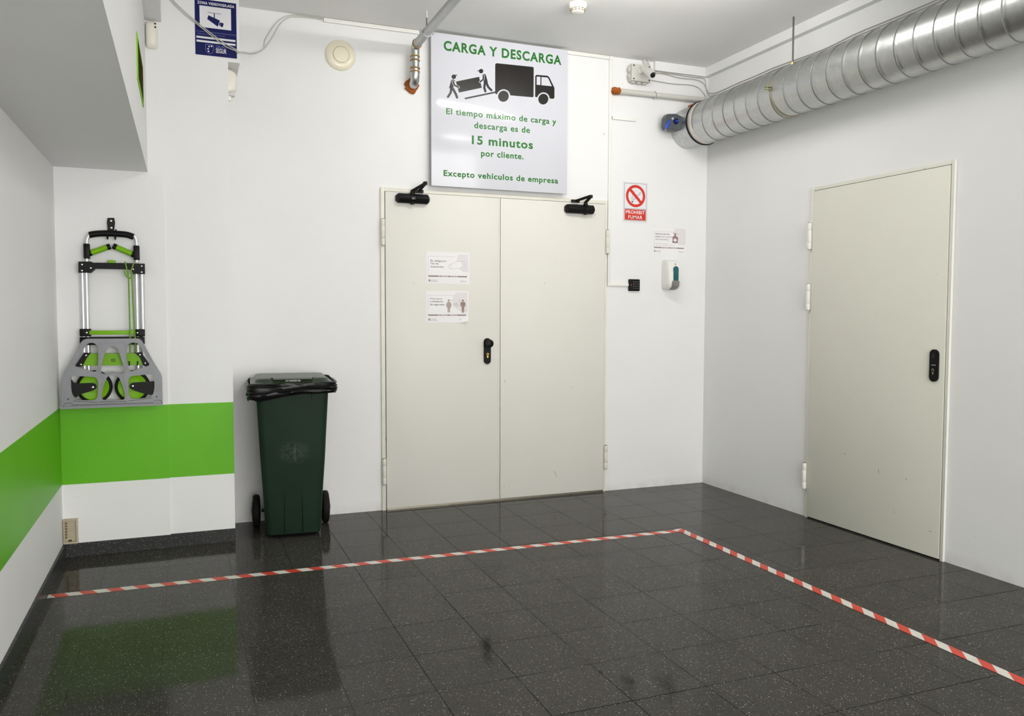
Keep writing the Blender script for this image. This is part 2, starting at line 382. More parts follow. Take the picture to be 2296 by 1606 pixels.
_cap = {}
def text_geo(body, bold=0.0, shear=0.0):
    cu = D.curves.new('lettering', 'FONT'); cu.body = body; cu.size = 1.0; cu.offset = bold; cu.shear = shear; cu.space_character = 1.0+bold*4.5; cu.resolution_u = 4
    o = D.objects.new('lettering', cu); COL.objects.link(o); bpy.context.view_layer.update()
    me = D.meshes.new_from_object(o.evaluated_get(bpy.context.evaluated_depsgraph_get()))
    v = [(p.co.x, p.co.y) for p in me.vertices]; f = [list(p.vertices) for p in me.polygons]
    D.objects.remove(o); D.curves.remove(cu); D.meshes.remove(me)
    return v, f
def cap_h(bold):
    if bold not in _cap:
        v, f = text_geo('E', bold); ys = [b for a, b in v]; _cap[bold] = (min(ys), max(ys))
    return _cap[bold]
def text(mb, body, x0, x1, base, cap, y, plane='y', bold=0.0, mi=0, shear=0.0, th=0.0004):
    """lettering whose ink spans x0..x1, baseline and cap height in metres, on the wall plane"""
    v, f = text_geo(body, bold, shear); xs = [a for a, b in v]; lo, hi = cap_h(bold)
    kx = (x1-x0)/(max(xs)-min(xs)); kz = cap/(hi-lo); mx = min(xs)
    if plane == 'y': mb.add([(x0+(a-mx)*kx, y, base+(b-lo)*kz) for a, b in v], f, mi)
    else: mb.add([(y, x0+(a-mx)*kx, base+(b-lo)*kz) for a, b in v], f, mi)
    return mb

def words(parent, body, x0, x1, base, cap, y, m_, bold=0.0, what=None):
    """one line of lettering, each word a mesh of its own"""
    v, f = text_geo(body, bold); xs = [a for a, b in v]; lo, hi = cap_h(bold); mx = min(xs)
    kx = (x1-x0)/(max(xs)-mx); kz = cap/(hi-lo); parts = body.split(' '); left = -1e9
    for i in range(len(parts)):
        vi, fi = text_geo(' '.join(parts[:i+1]), bold); right = max(a for a, b in vi)+1e-4
        fw = [q_ for q_ in f if all(left < v[k][0] <= right for k in q_)]; left = right
        part(MB().add([(x0+(a-mx)*kx, y, base+(b-lo)*kz) for a, b in v], fw).clean(), 'lettering', m_, parent, what and '%s word "%s"' % (what, parts[i]), smooth=0)

# ------------------------------------------------------------------ the room
YR = -9.0
struct(MB().box(XL-0.15, 0.15, YR, 0.15, -0.12, 0).build('floor', 'floor'))
struct(MB().box(XL-0.15, 0.15, YR, 0.15, H, H+0.12).build('ceiling', 'ceiling'))
struct(MB().box(XL-0.15, 0.15, 0, 0.15, 0, H).build('wall_back', 'wall'))
struct(MB().box(0, 0.15, YR, 0, 0, H).build('wall_right', 'wall'))
struct(MB().box(XL-0.15, XL, YR, 0, 0, H).build('wall_left', 'wall'))
XA, YA, YB, XE = -3.765, -0.419, -0.407, -3.427
struct(MB().box(XL, XA, YA, 0, 0, H).build('wall_alcove', 'wall'))
struct(MB().box(XA, XE, YB, 0, 0, H).build('wall_pier', 'wall'))
struct(MB().box(XE, -3.365, YB, 0, 2.672, H).build('trim_1', 'wall'))
struct(MB().box(XL, -3.843, YR, YA, 2.042, H).build('trim_2', 'wall'))
struct(MB().box(-3.843, -3.762, YR, YA, 2.838, H).build('trim_3', 'wall'))
# green painted bands
g0, g1, gt = 0.385, 0.790, 0.0015
struct(MB().box(XL+gt, XA, YA-gt, YA, g0, g1).build('trim_4', 'band'))
struct(MB().box(XA, XE, YB-gt, YB, g0, g1).build('trim_5', 'band'))
struct(MB().box(XL, XL+gt, YR, YA, g0, g1+0.003).build('trim_6', 'band'))
# terrazzo skirting
sk = 0.070
struct(MB().box(XL+0.012, XA, YA-0.010, YA, 0, sk).build('baseboard_alcove', 'skirting'))
struct(MB().box(XA, XE, YB-0.010, YB, 0, sk+0.001).build('baseboard_pier', 'skirting'))
struct(MB().box(XL, XL+0.012, YR, YA, 0, sk).build('baseboard_left', 'skirting'))
# stepped plaster cornice on the right
struct(MB().box(-0.478, -0.045, -0.03, 0, 3.056, H).build('trim_7', 'wall'))
struct(MB().box(-0.045, 0, YR, 0, 3.056, H).build('trim_8', 'wall'))

# ------------------------------------------------------------------ double door in the back wall
def knuckle_hinge(parent, x, y, z0, z1, mats='frame', ax=(1, 0)):
    b = MB(); n = 3; hh = (z1-z0)
    for a, c_ in ((0, 0.26), (0.268, 0.732), (0.74, 1.0)):
        b.lathe([(0.0125, z0+hh*a), (0.0135, z0+hh*a+0.002), (0.0135, z0+hh*c_-0.002), (0.0125, z0+hh*c_)], (x, y, 0), (0, 0, 1), 16)
    b.lathe([(0.010, z0-0.004), (0.010, z1+0.004)], (x, y, 0), (0, 0, 1), 12, mi=1)
    return part(b, 'hinge', [mats, 'nickel'], parent)
door1 = struct(thing('door_1', 'cream steel double door under the loading sign', 'door', (-1.67, 0, 0)))
dl, dr = -2.4932, -0.8505
fr = MB().box(dl, dl+0.026, -0.016, 0, 0, 2.10, bev=0.002).box(dr-0.016, dr, -0.016, 0, 0, 2.10, bev=0.002).box(dl+0.026, dr-0.016, -0.014, 0, 2.076, 2.10, bev=0.002)
part(fr, 'door_frame', 'frame', door1)
part(MB().box(dl+0.026, dr-0.016, -0.006, -0.0005, 0.0, 2.076), 'gap_shade_sheet', 'dark', door1)  # dark sheet behind both leaves, its colour stands in for shade in the gaps
leafL = part(MB().box(-2.4635, -1.6735, -0.020, -0.006, 0.014, 2.0735, bev=0.0015), 'door_leaf', 'door', door1, 'left leaf with two paper notices and a black knob')
leafR = part(MB().box(-1.669, -0.8685, -0.018, -0.006, 0.014, 2.0735, bev=0.0015).box(-1.667, -1.49, -0.0184, -0.018, 0.0865, 0.0880), 'door_leaf', 'door', door1, 'right leaf without a handle')
part(MB().box(-1.686, -1.6745, -0.0225, -0.020, 0.016, 2.07, bev=0.001), 'meeting_strip', 'frame', leafL)
part(MB().box(-2.46, -0.87, -0.010, -0.0065, 0.0, 0.012), 'threshold', 'nickel', door1)
for z0, z1 in ((1.731, 1.896), (0.176, 0.344)):
    knuckle_hinge(leafL, -2.481, -0.026, z0, z1)
    knuckle_hinge(leafR, -0.852, -0.026, z0-0.006, z1-0.006)
# knob plate
kx, kz = (-1.767,1.037)
hp = part(MB().prism([rrect(kx-0.0245, kx+0.0245, kz-0.088, kz+0.088, 0.0244, 10)], -0.030, -0.020), 'knob_plate', 'black', leafL)
kn = MB().lathe([(0.012, 0), (0.012, 0.022), (0.020, 0.027), (0.0265, 0.038), (0.0275, 0.048), (0.024, 0.056), (0.012, 0.061)], (kx-0.001, -0.030, kz+0.053), (0, -1, 0), 28)
part(kn, 'knob', 'black', hp)
ck = MB().prism([ell(kx, kz-0.021, 0.0085, n=20)], -0.0335, -0.030).prism([rrect(kx-0.0050, kx+0.0050, kz-0.046, kz-0.022, 0.0048)], -0.0335, -0.030)
ck.prism([ell(kx, kz-0.021, 0.0042, n=14)], -0.0345, -0.0335, mi=1)
part(ck, 'lock_cylinder', ['brass', 'dark'], hp)
# door closers
def closer(leaf, xc, zc, half, pin, elbow, shoe, flip):
    prof = []
    b = MB(); y0, y1 = -0.072, -0.020
    sec = [(-0.020, -0.030), (-0.050, -0.030), (-0.066, -0.016), (-0.072, 0.0), (-0.066, 0.016), (-0.050, 0.030), (-0.020, 0.030)]
    st = [(xc-half, 0.52), (xc-half+0.014, 0.98), (xc-half+0.020, 1.0), (xc+half-0.020, 1.0), (xc+half-0.014, 0.98), (xc+half, 0.52)]
    rings = []
    for x, k in st: rings.append([(x, -0.020+(a+0.020)*(k if k < 0.9 else k), zc+c_*k) for a, c_ in sec])
    b.ring(rings)
    body = part(b, 'door_closer', 'black_matt', leaf)
    part(MB().box(pin[0]-0.012, pin[0]+0.012, -0.077, -0.070, zc-0.010, zc+0.006, bev=0.002), 'cover_cap', 'actuator' if not flip else 'black', body)
    a = MB().cyl((pin[0], -0.047, zc-0.038), (pin[0], -0.047, zc+0.052), 0.0125, n=20)
    a.cyl((pin[0], -0.047, zc+0.030), (pin[0], -0.047, zc+0.036), 0.017, n=20)
    part(a, 'spindle', 'black_matt', body)
    def flat(p0, p1, w0, w1, th, mb):
        p0, p1 = Vector(p0), Vector(p1); t = (p1-p0); t2 = Vector((t.x, t.y, 0)).normalized(); n_ = Vector((-t2.y, t2.x, 0))
        v = [p0+n_*w0, p0-n_*w0, p1-n_*w1, p1+n_*w1]
        mb.add([q+Vector((0, 0, -th)) for q in v]+[q+Vector((0, 0, th)) for q in v], [(3, 2, 1, 0), (4, 5, 6, 7), (0, 1, 5, 4), (1, 2, 6, 5), (2, 3, 7, 6), (3, 0, 4, 7)])
    a2 = MB(); flat((pin[0], -0.047, zc+0.050), elbow, 0.010, 0.011, 0.005, a2); a2.cyl(Vector(elbow)-Vector((0, 0, 0.010)), Vector(elbow)+Vector((0, 0, 0.010)), 0.0125, n=18)
    flat(Vector(elbow)+Vector((0, 0, 0.004)), shoe, 0.012, 0.006, 0.007, a2)
    part(a2, 'closer_arm', 'black_matt', body)
    b2 = MB().box(shoe[0]-0.030, shoe[0]+0.030, -0.036, -0.016, shoe[2]-0.011, shoe[2]+0.009, bev=0.002)
    part(b2, 'arm_bracket', 'black_matt', body)
EL0 = (-2.233,-0.15,2.12); EL1 = (-1.052,-0.15,2.101)
closer(leafL, -2.286, 2.034, 0.112, (-2.291, 0), EL0, (-2.243, -0.03, 2.087), False)
closer(leafR, -1.080, 2.026, 0.114, (-1.040, 0), EL1, (-1.110, -0.03, 2.083), True)

# ------------------------------------------------------------------ single door in the right wall
door2 = struct(thing('door_2', 'greige steel single door in the right wall', 'door', (0, -1.65, 0)))
ya, yb, rz = -1.1356, -2.1688, 2.082
part(MB().box(-0.014, 0, ya-0.020, ya, 0, rz, bev=0.002).box(-0.012, 0, yb+0.018, ya-0.020, rz-0.020, rz, bev=0.002).box(-0.014, 0, yb+0.004, yb+0.020, 0, rz, bev=0.002), 'door_frame', 'door_r', door2)
part(MB().box(-0.0155, 0, yb-0.001, yb+0.004, 0, rz, bev=0.002, seg=3), 'edge_bead', 'white_metal', door2)
part(MB().box(-0.005, -0.0005, yb+0.020, ya-0.020, 0, rz-0.020), 'gap_shade_sheet', 'dark', door2)  # dark sheet behind the leaf paints in the shade of the gap round it
leaf2 = part(MB().box(-0.017, -0.005, yb+0.024, ya-0.0225, 0.009, rz-0.0235, bev=0.0015), 'door_leaf', 'door_r', door2)
for z0, z1 in ((1.700, 1.862), (1.320, 1.482), (0.184, 0.347)):
    knuckle_hinge(leaf2, -0.026, ya-0.006, z0, z1, 'white_metal')
hy, hz = (-2.087,1.025)
hp2 = part(MB().prism([rrect(hy-0.0265, hy+0.0265, hz-0.085, hz+0.085, 0.0264, 10)], -0.027, -0.017, 'x'), 'lock_plate', 'black', leaf2)
part(MB().prism([ell(hy+0.002, hz+0.050, 0.0125, n=20)], -0.0285, -0.027, 'x'), 'spindle_hole', 'dark', hp2)
ck = MB().prism([ell(hy+0.001, hz-0.024, 0.0085, n=20)], -0.030, -0.027, 'x').prism([rrect(hy-0.0045, hy+0.0055, hz-0.048, hz-0.024, 0.0048)], -0.030, -0.027, 'x')
ck.prism([ell(hy+0.001, hz-0.024, 0.003, n=12)], -0.0308, -0.030, 'x', mi=1)
part(ck, 'lock_cylinder', ['nickel', 'dark'], hp2)
mk = MB()
for i in range(7): mk.box(-0.0275, -0.027, hy-0.014+i*0.0042, hy-0.0108+i*0.0042, hz+0.001, hz+0.0042)
part(mk, 'maker_mark', 'ink_pale', hp2)

def scuff(leaf, plane, a, b_, d):
    m_ = MB(); v0, v1 = Vector(a), Vector(b_); t_ = (v1-v0); n_ = Vector((-t_.y, t_.x)).normalized()*0.0012
    return part(m_.prism([[tuple(v0+n_), tuple(v1+n_*0.4), tuple(v1-n_*0.4), tuple(v0-n_)]], d-0.0004, d+0.0002, plane), 'scuff_mark', 'dark', leaf, 'small dark scuff mark', smooth=0)
for p in ([(-1.732,0.411),(-1.732,0.383)], [(-1.922,0.395),(-1.931,0.385)], [(-1.844,0.194),(-1.853,0.187)], [(-2.082,0.143),(-2.096,0.142)]): scuff(leaf2, 'x', p[0], p[1], -0.017)
for p in ([(-1.639,0.834),(-1.632,0.815)], [(-1.258,0.177),(-1.236,0.13)], [(-1.641,0.1),(-1.634,0.09)]): scuff(leafR, 'y', p[0], p[1], -0.018)
for p in ([(-2.472,0.478),(-2.46,0.463)],): scuff(leafL, 'y', p[0], p[1], -0.020)

# ------------------------------------------------------------------ loading sign
sg = thing('loading_sign', 'big white sign with green lettering and a black lorry above the double door', 'sign', (-1.68, -0.06, 2.123))
YS = -0.060
part(MB().box(-2.167, -1.192, YS, YS+0.018, 2.123, 3.104, bev=0.002), 'sign_panel', 'panel', sg)
part(MB().box(-2.147, -1.212, YS+0.018, -0.001, 2.145, 3.085), 'mounting_frame', 'grey_plastic', sg)
def fit(box): return box
SIGN = [('CARGA Y DESCARGA', [(-2.083,2.992),(-1.241,3.0),(-2.082,3.055)], 0.034),
        ('El tiempo m\u00e1ximo de carga y', [(-2.067,2.589),(-1.277,2.591),(-2.067,2.629)], 0.024),
        ('descarga es de', [(-1.874,2.513),(-1.473,2.519),(-1.874,2.554)], 0.024),
        ('15 minutos', [(-1.89,2.409),(-1.451,2.412),(-1.89,2.466)], 0.028),
        ('por cliente.', [(-1.826,2.334),(-1.52,2.338),(-1.826,2.375)], 0.024),
        ('Excepto veh\u00edculos de empresa', [(-2.085,2.189),(-1.261,2.19),(-2.085,2.228)], 0.026)]
for body, (a, b, c_), bold in SIGN:
    zb = (a[1]+b[1])/2
    words(sg, body, a[0], b[0], zb, c_[1]-a[1], YS-0.0006, 'sign_green', bold, 'green')
def arc(cx, cy, rx, ry, a0, a1, n=18): return [(cx+rx*math.cos(math.radians(a0+(a1-a0)*i/n)), cy-ry*math.sin(math.radians(a0+(a1-a0)*i/n))) for i in range(n+1)]
PX = [[0.000498,-1e-06,-2.259918,0.0],[6.3e-05,-0.000441,3.067033,-0.0]]
def q(pts):   # drawing grid of the sign artwork -> metres on the panel
    return [tuple(round(PX[k][0]*a+PX[k][1]*b+PX[k][2]+PX[k][3]*a*b, 4) for k in (0, 1)) for a, b in pts]
pic = MB()
_n = [0]
def y_(k):
    _n[0] += 1; return (YS-0.0004-0.0003*k-0.00001*_n[0], YS-0.0001)
def ink(contours, k=0, mi=0): pic.prism([q(c_) for c_ in contours], *y_(k), mi=mi)
ink([[(1073, 425), (1090, 408), (1620, 472), (1633, 490), (1633, 918), (1620, 932), (1291, 893)]+arc(1193, 903, 98, 104, 5, 160)+[(1088, 872), (1073, 850)]])
ink([ell(1193, 903, 77, 83)])
ink([[(1655, 612), (1672, 593), (1838, 610), (1865, 632), (1945, 800), (1945, 950), (1930, 965), (1872, 958)]+arc(1778, 965, 95, 103, 5, 160)+[(1668, 935), (1655, 920)],
     [(1677, 620), (1733, 624), (1733, 748), (1677, 744)], [(1748, 627), (1835, 637), (1850, 650), (1905, 772), (1748, 752)]])
ink([ell(1778, 965, 75, 82)])
ink([[(643, 908), (1075, 828), (1082, 850), (650, 932)]])
ink([[(523, 668), (845, 605), (885, 768), (565, 830)]])
for head, brim, torso, legs, arm in (((494, 597), [(480, 568), (545, 568), (540, 578), (505, 588)], [(482, 665), (460, 750)], ([(462, 770), (450, 830), (415, 888)], [(484, 775), (522, 850), (540, 902)]), [(484, 668), (505, 722), (558, 752)]),
                                     ((873, 522), [(885, 492), (816, 518), (822, 524), (862, 516)], [(915, 592), (940, 690)], ([(925, 705), (920, 770), (934, 822)], [(948, 695), (975, 760), (1020, 808)]), [(908, 592), (903, 645), (860, 680)])):
    ink([ell(head[0], head[1], 31, 33)]); ink([brim])
    ink([stroke(torso, 56)])
    for l in legs: ink([stroke(l, 33)])
    ink([stroke(arm, 34)], 1, 1); ink([stroke(arm, 22)], 2)
part(pic, 'lorry_pictogram', ['sign_black', 'panel'], sg, 'black pictogram of two workers carrying a crate up a ramp into a lorry', smooth=0)

# ------------------------------------------------------------------ paper notices
def notice(name, label, x0, x1, z0, z1, y, draw, tilt=0.0, group='paper health notices'):
    t = thing(name, label, 'notice', ((x0+x1)/2, y, z0), group)
    W_, H_ = x1-x0, z1-z0
    U = lambda u, v: (x0+u*W_, z1-v*H_)
    def R(mb, u0, v0, u1, v1, k=1, mi=0): a = U(u0, v0); b = U(u1, v1); mb.box(a[0], b[0], y-0.0006-0.0002*k, y-0.0006, b[1], a[1], mi)
    draw(t, U, R, W_, H_, y)
    return t
def base_sheet(t, U, R, W_, H_, y, curl=False):
    b = MB(); n = 14; g = []
    for j in range(n+1):
        for i in range(n+1):
            u, v = i/n, j/n; lift = 0.0
            if curl: lift = max(0.0, (u+v-1.76))**1.5*0.20
            a = U(u, v); g.append((a[0]-lift*0.35, y-0.0006-lift, a[1]+lift*0.35))
    for k, d in ((0, 0), (1, 0.0005)): b.add([(a[0], a[1]+d, a[2]) for a in g], [(j*(n+1)+i, j*(n+1)+i+1, (j+1)*(n+1)+i+1, (j+1)*(n+1)+i) for j in range(n) for i in range(n)])
    part(b, 'sheet', 'paper', t)
def blob(U, pts, y, mb, k, mi=0): mb.prism([[U(*p) for p in pts]], y-0.0006-0.0002*k, y-0.0006, mi=mi)
def common(t, U, R, W_, H_, y, tint, bar=True):
    b = MB(); blob(U, tint, y, b, 1); part(b, 'printed_patch', 'paper_tint', t, smooth=0)
    b = MB(); lw = 0.006
    b.prism([[U(0.045, 0.14), U(0.68, 0.14), U(0.68, 0.146), U(0.049, 0.146), U(0.049, 0.745), U(0.045, 0.745)]], y-0.0010, y-0.0006) 
    part(b, 'border_line', 'ink_pale', t, smooth=0)
    b = MB(); R(b, 0.937, 0.66, 0.941, 0.745, 2); part(b, 'border_line', 'ink_pale', t, smooth=0)
    b = MB(); R(b, 0.045, 0.745, 0.941, 0.785, 3)
    for u in (0.27, 0.34, 0.39, 0.45, 0.56, 0.62, 0.68): R(b, u, 0.757, u+0.045, 0.773, 4, 1)
    part(b, 'brown_strip', ['taupe', 'vinyl_white'], t, smooth=0)
    b = MB(); R(b, 0.05, 0.87, 0.085, 0.935, 2)
    a = U(0.10, 0.898); text(b, 'Generalitat', a[0], U(0.235, 0)[0], a[1], 0.0055, y-0.0011); a = U(0.10, 0.938); text(b, 'de Catalunya', a[0], U(0.255, 0)[0], a[1], 0.0055, y-0.0011)
    for i in range(3): R(b, 0.055+0.0105*i, 0.877, 0.0575+0.0105*i, 0.928, 3, 1)
    part(b, 'government_logo', ['ink', 'paper'], t, smooth=0)
    b = MB(); a = U(0.77, 0.935); text(b, '/Salut', a[0], U(0.945, 0)[0], a[1], 0.012, y-0.0011); part(b, 'lettering', 'ink_pale', t, 'pale grey word "/Salut"', smooth=0)
def lines(t, U, rows, y, mt='ink', cap=0.0120):
    for body, u0, u1, v, bold in rows:
        a = U(u0, v); words(t, body, a[0], U(u1, 0)[0], a[1], cap, y-0.0011, mt, bold)
def n1(t, U, R, W_, H_, y):
    base_sheet(t, U, R, W_, H_, y)
    common(t, U, R, W_, H_, y, [(0.74, 0.06), (0.97, 0.06), (0.98, 0.62), (0.86, 0.62), (0.78, 0.56), (0.70, 0.40), (0.69, 0.25)])
    lines(t, U, [('\u00c9s obligatori', 0.095, 0.455, 0.315, 0.008), ("l'\u00fas de", 0.095, 0.275, 0.40, 0.008), ('mascareta.', 0.095, 0.405, 0.495, 0.008)], y)
    b = MB(); body = [(0.56, 0.39), (0.62, 0.35), (0.69, 0.30), (0.80, 0.28), (0.82, 0.36), (0.84, 0.44), (0.76, 0.50), (0.68, 0.52), (0.58, 0.53), (0.575, 0.45)]
    blob(U, body, y, b, 2, 0)
    for p in (body+[body[0]], [(0.56, 0.39), (0.51, 0.42), (0.50, 0.47), (0.53, 0.52), (0.58, 0.53)], [(0.80, 0.28), (0.88, 0.29), (0.91, 0.34), (0.90, 0.41), (0.84, 0.44)]):
        b.prism([stroke([U(*k) for k in p], 0.0016, 4)], y-0.0012, y-0.0006, mi=1)
    part(b, 'mask_drawing', ['paper', 'ink_pale'], t, smooth=0)
def n2(t, U, R, W_, H_, y):
    base_sheet(t, U, R, W_, H_, y, True)
    common(t, U, R, W_, H_, y, [(0.70, 0.05), (0.97, 0.03), (0.98, 0.66), (0.86, 0.66), (0.74, 0.60), (0.66, 0.48), (0.62, 0.30), (0.64, 0.14)])
    lines(t, U, [('Mantingueu', 0.09, 0.375, 0.275, 0.0), ('la', 0.09, 0.13, 0.365, 0.0)], y, 'ink_mid')
    lines(t, U, [('dist\u00e0ncia', 0.145, 0.385, 0.365, 0.012), ('de seguretat.', 0.09, 0.435, 0.46, 0.012)], y)
    b = MB()
    blob(U, [(0.53+0.026*math.cos(k*PI/8), 0.30+0.036*math.sin(k*PI/8)) for k in range(16)], y, b, 2)
    blob(U, [(0.505, 0.345), (0.555, 0.345), (0.575, 0.37), (0.60, 0.47), (0.582, 0.475), (0.585, 0.525), (0.563, 0.53), (0.56, 0.68), (0.535, 0.68), (0.53, 0.53), (0.526, 0.68), (0.502, 0.68), (0.499, 0.53), (0.475, 0.525), (0.48, 0.475), (0.46, 0.47), (0.485, 0.37)], y, b, 2)
    part(b, 'figure_drawing', 'taupe_pale', t, 'light taupe figure in a dress', smooth=0); b = MB()
    blob(U, [(0.865+0.026*math.cos(k*PI/8), 0.305+0.036*math.sin(k*PI/8)) for k in range(16)], y, b, 2, 1)
    blob(U, [(0.825, 0.35), (0.905, 0.35), (0.925, 0.375), (0.925, 0.50), (0.905, 0.50), (0.895, 0.43), (0.893, 0.69), (0.87, 0.69), (0.866, 0.52), (0.862, 0.69), (0.838, 0.69), (0.836, 0.43), (0.825, 0.50), (0.806, 0.50), (0.806, 0.375)], y, b, 2, 1)
    part(b, 'figure_drawing', ['taupe', 'taupe'], t, 'dark taupe figure in trousers', smooth=0)
    for u, d in ((0.575, 1), (0.82, -1)):
        b = MB()
        for dv in (-0.025, 0.0, 0.025): blob(U, [(u, 0.305+dv*0.6), (u+d*0.055, 0.305+dv*1.3-0.003), (u+d*0.055, 0.305+dv*1.3+0.003), (u, 0.305+dv*0.6+0.005)], y, b, 3, 0)
        part(b, 'breath_lines', 'taupe_pale', t, smooth=0)
    lines(t, U, [('2 m de', 0.625, 0.735, 0.41, 0.0), ('dist\u00e0ncia', 0.625, 0.775, 0.455, 0.0)], y, 'ink_mid', 0.0080)
    b = MB()
    for u, d in ((0.66, -1), (0.725, 1)): blob(U, [(u-d*0.008, 0.485), (u+d*0.010, 0.50), (u-d*0.008, 0.515)], y, b, 2)
    part(b, 'arrowheads', 'ink', t, smooth=0)
def n3(t, U, R, W_, H_, y):
    base_sheet(t, U, R, W_, H_, y)
    common(t, U, R, W_, H_, y, [(0.66, 0.0), (0.99, 0.0), (0.99, 0.64), (0.78, 0.64), (0.72, 0.56), (0.66, 0.40), (0.62, 0.20)])
    lines(t, U, [('Renteu-vos les', 0.085, 0.50, 0.265, 0.012), ('mans', 0.085, 0.235, 0.37, 0.012)], y)
    lines(t, U, [('amb soluci\u00f3', 0.255, 0.575, 0.37, 0.0), ('hidroalcoh\u00f2lica.', 0.085, 0.485, 0.475, 0.0)], y, 'ink_mid')
    lines(t, U, [('\u00c9s la mesura m\u00e9s efica\u00e7', 0.085, 0.46, 0.62, 0.0), ("per reduir la transmissi\u00f3 d'infeccions", 0.085, 0.66, 0.68, 0.0)], y, 'ink_mid', 0.0042)
    b = MB()
    blob(U, [(0.595, 0.33), (0.635, 0.30), (0.65, 0.24), (0.662, 0.205), (0.61, 0.195), (0.60, 0.175), (0.685, 0.185), (0.735, 0.21), (0.74, 0.235), (0.70, 0.21), (0.692, 0.24), (0.70, 0.30), (0.745, 0.33), (0.765, 0.37), (0.755, 0.53), (0.74, 0.57), (0.60, 0.57), (0.592, 0.54)], y, b, 2)
    blob(U, [(0.652, 0.385), (0.692, 0.385), (0.692, 0.43), (0.73, 0.43), (0.73, 0.48), (0.692, 0.48), (0.692, 0.525), (0.652, 0.525), (0.652, 0.48), (0.615, 0.48), (0.615, 0.43), (0.652, 0.43)], y, b, 3, 1)
    part(b, 'bottle_drawing', ['taupe', 'paper'], t, smooth=0)
notice('paper_notice', 'white notice with a face mask drawing on the left door leaf', -2.192, -1.893, 1.488, 1.699, -0.0202, n1)
notice('paper_notice', 'white notice with two taupe figures on the left door leaf, below the mask notice', -2.194, -1.900, 1.231, 1.442, -0.0202, n2)
notice('paper_notice', 'white notice with a taupe pump bottle, on the wall over the soap dispenser', -0.466, -0.178, 1.738, 1.928, -0.0004, n3)

# ------------------------------------------------------------------ no-smoking sign
t = thing('no_smoking_sign', 'white sign with red no-smoking ring reading PROHIBIT FUMAR right of the double door', 'sign', (-0.616, -0.002, 1.955))
x0, x1, z0, z1 = -0.719, -0.512, 1.955, 2.249
U = lambda u, v: (x0+u*(x1-x0), z1-v*(z1-z0))
part(MB().box(x0, x1, -0.0022, -0.0002, z0, z1), 'sign_plate', 'vinyl_white', t)
def frame2(mb, u0, v0, u1, v1, wu, y0, y1, mi=0):
    a = U(u0, v0); b = U(u1, v1); k = wu*(x1-x0)
    mb.prism([[(a[0], a[1]), (b[0], a[1]), (b[0], b[1]), (a[0], b[1])], [(a[0]+k, a[1]-k), (b[0]-k, a[1]-k), (b[0]-k, b[1]+k), (a[0]+k, b[1]+k)]], y0, y1, mi=mi)
b = MB(); frame2(b, 0.055, 0.035, 0.955, 0.955, 0.010, -0.0027, -0.0022); a = U(0.055, 0.655); c_ = U(0.955, 0.663); b.box(a[0], c_[0], -0.0027, -0.0022, c_[1], a[1])
part(b, 'border_line', 'ink', t, smooth=0)
cx, cz = U(0.51, 0.345); ro, ri = 0.080, 0.0605
b = MB().prism([ell(cx, cz, ro, n=56), ell(cx, cz, ri, n=56)], -0.0031, -0.0022)
bw = 0.0105; dd = Vector((0.707, -0.707)); nn = Vector((0.707, 0.707)); cc = Vector((cx, cz))
b.prism([[tuple(cc-dd*0.066+nn*bw), tuple(cc+dd*0.066+nn*bw), tuple(cc+dd*0.066-nn*bw), tuple(cc-dd*0.066-nn*bw)]], -0.0034, -0.0023)
part(b, 'prohibition_ring', 'red', t, smooth=0)
b = MB()
def cg(a, b_): return (cx+a, cz+b_)
b.prism([stroke([cg(-0.028, -0.042), cg(0.042, 0.022)], 0.0016, 4)], -0.0029, -0.0022); b.prism([stroke([cg(-0.014, -0.024), cg(0.038, 0.030)], 0.0016, 4)], -0.0029, -0.0022)
b.prism([ell(*cg(-0.027, -0.042), 0.0065, 0.0055, 14)], -0.0029, -0.0022)
b.prism([stroke([cg(0.042, 0.022), cg(0.038, 0.030)], 0.0016, 4)], -0.0029, -0.0022)
for k in (0, 1): b.prism([stroke([cg(-0.030+0.010*k, -0.028), cg(-0.032+0.010*k, -0.012), cg(-0.024+0.010*k, 0.002), cg(-0.026+0.012*k, 0.020), cg(-0.014+0.010*k, 0.036)], 0.0014, 4)], -0.0029, -0.0022)
part(b, 'cigarette_drawing', 'ink', t, smooth=0)
b = MB(); a = U(0.085, 0.675); c_ = U(0.925, 0.935); b.box(a[0], c_[0], -0.0028, -0.0022, c_[1], a[1])
part(b, 'red_panel', 'red', t, smooth=0)
words(t, 'PROHIBIT', U(0.125, 0)[0], U(0.885, 0)[0], U(0, 0.785)[1], 0.0245, -0.0033, 'vinyl_white', 0.02); words(t, 'FUMAR', U(0.225, 0)[0], U(0.79, 0)[0], U(0, 0.905)[1], 0.0245, -0.0033, 'vinyl_white', 0.014)

# ------------------------------------------------------------------ video surveillance sign on the pier
x0, x1, z0, z1 = -3.594, -3.380, 2.694, 2.992
yp = YB
t = thing('surveillance_sign', 'navy video surveillance sign with a white camera window, high on the pier', 'sign', ((x0+x1)/2, yp, z0))
part(MB().box(x0-0.001, x1+0.004, yp-0.0012, yp-0.0002, z0-0.004, z1+0.004).box(x0, x1, yp-0.0016, yp-0.0012, z0, z1, 1), 'sign_plate', ['vinyl_white', 'navy'], t)
yy = yp-0.0016
b = MB(); a = U(0.115, 0.115); c_ = U(0.87, 0.50); b.box(a[0], c_[0], yy-0.0004, yy, c_[1], a[1]); part(b, 'white_window', 'vinyl_white', t)
b = MB()
b.prism([[U(*p) for p in ((0.305, 0.22), (0.63, 0.225), (0.63, 0.232), (0.305, 0.227))]], yy-0.0008, yy)
b.prism([[U(*p) for p in ((0.455, 0.232), (0.478, 0.232), (0.478, 0.35), (0.455, 0.35))]], yy-0.0008, yy)
b.prism([[U(*p) for p in ((0.325, 0.275), (0.60, 0.345), (0.555, 0.44), (0.545, 0.46), (0.295, 0.345))]], yy-0.0010, yy)
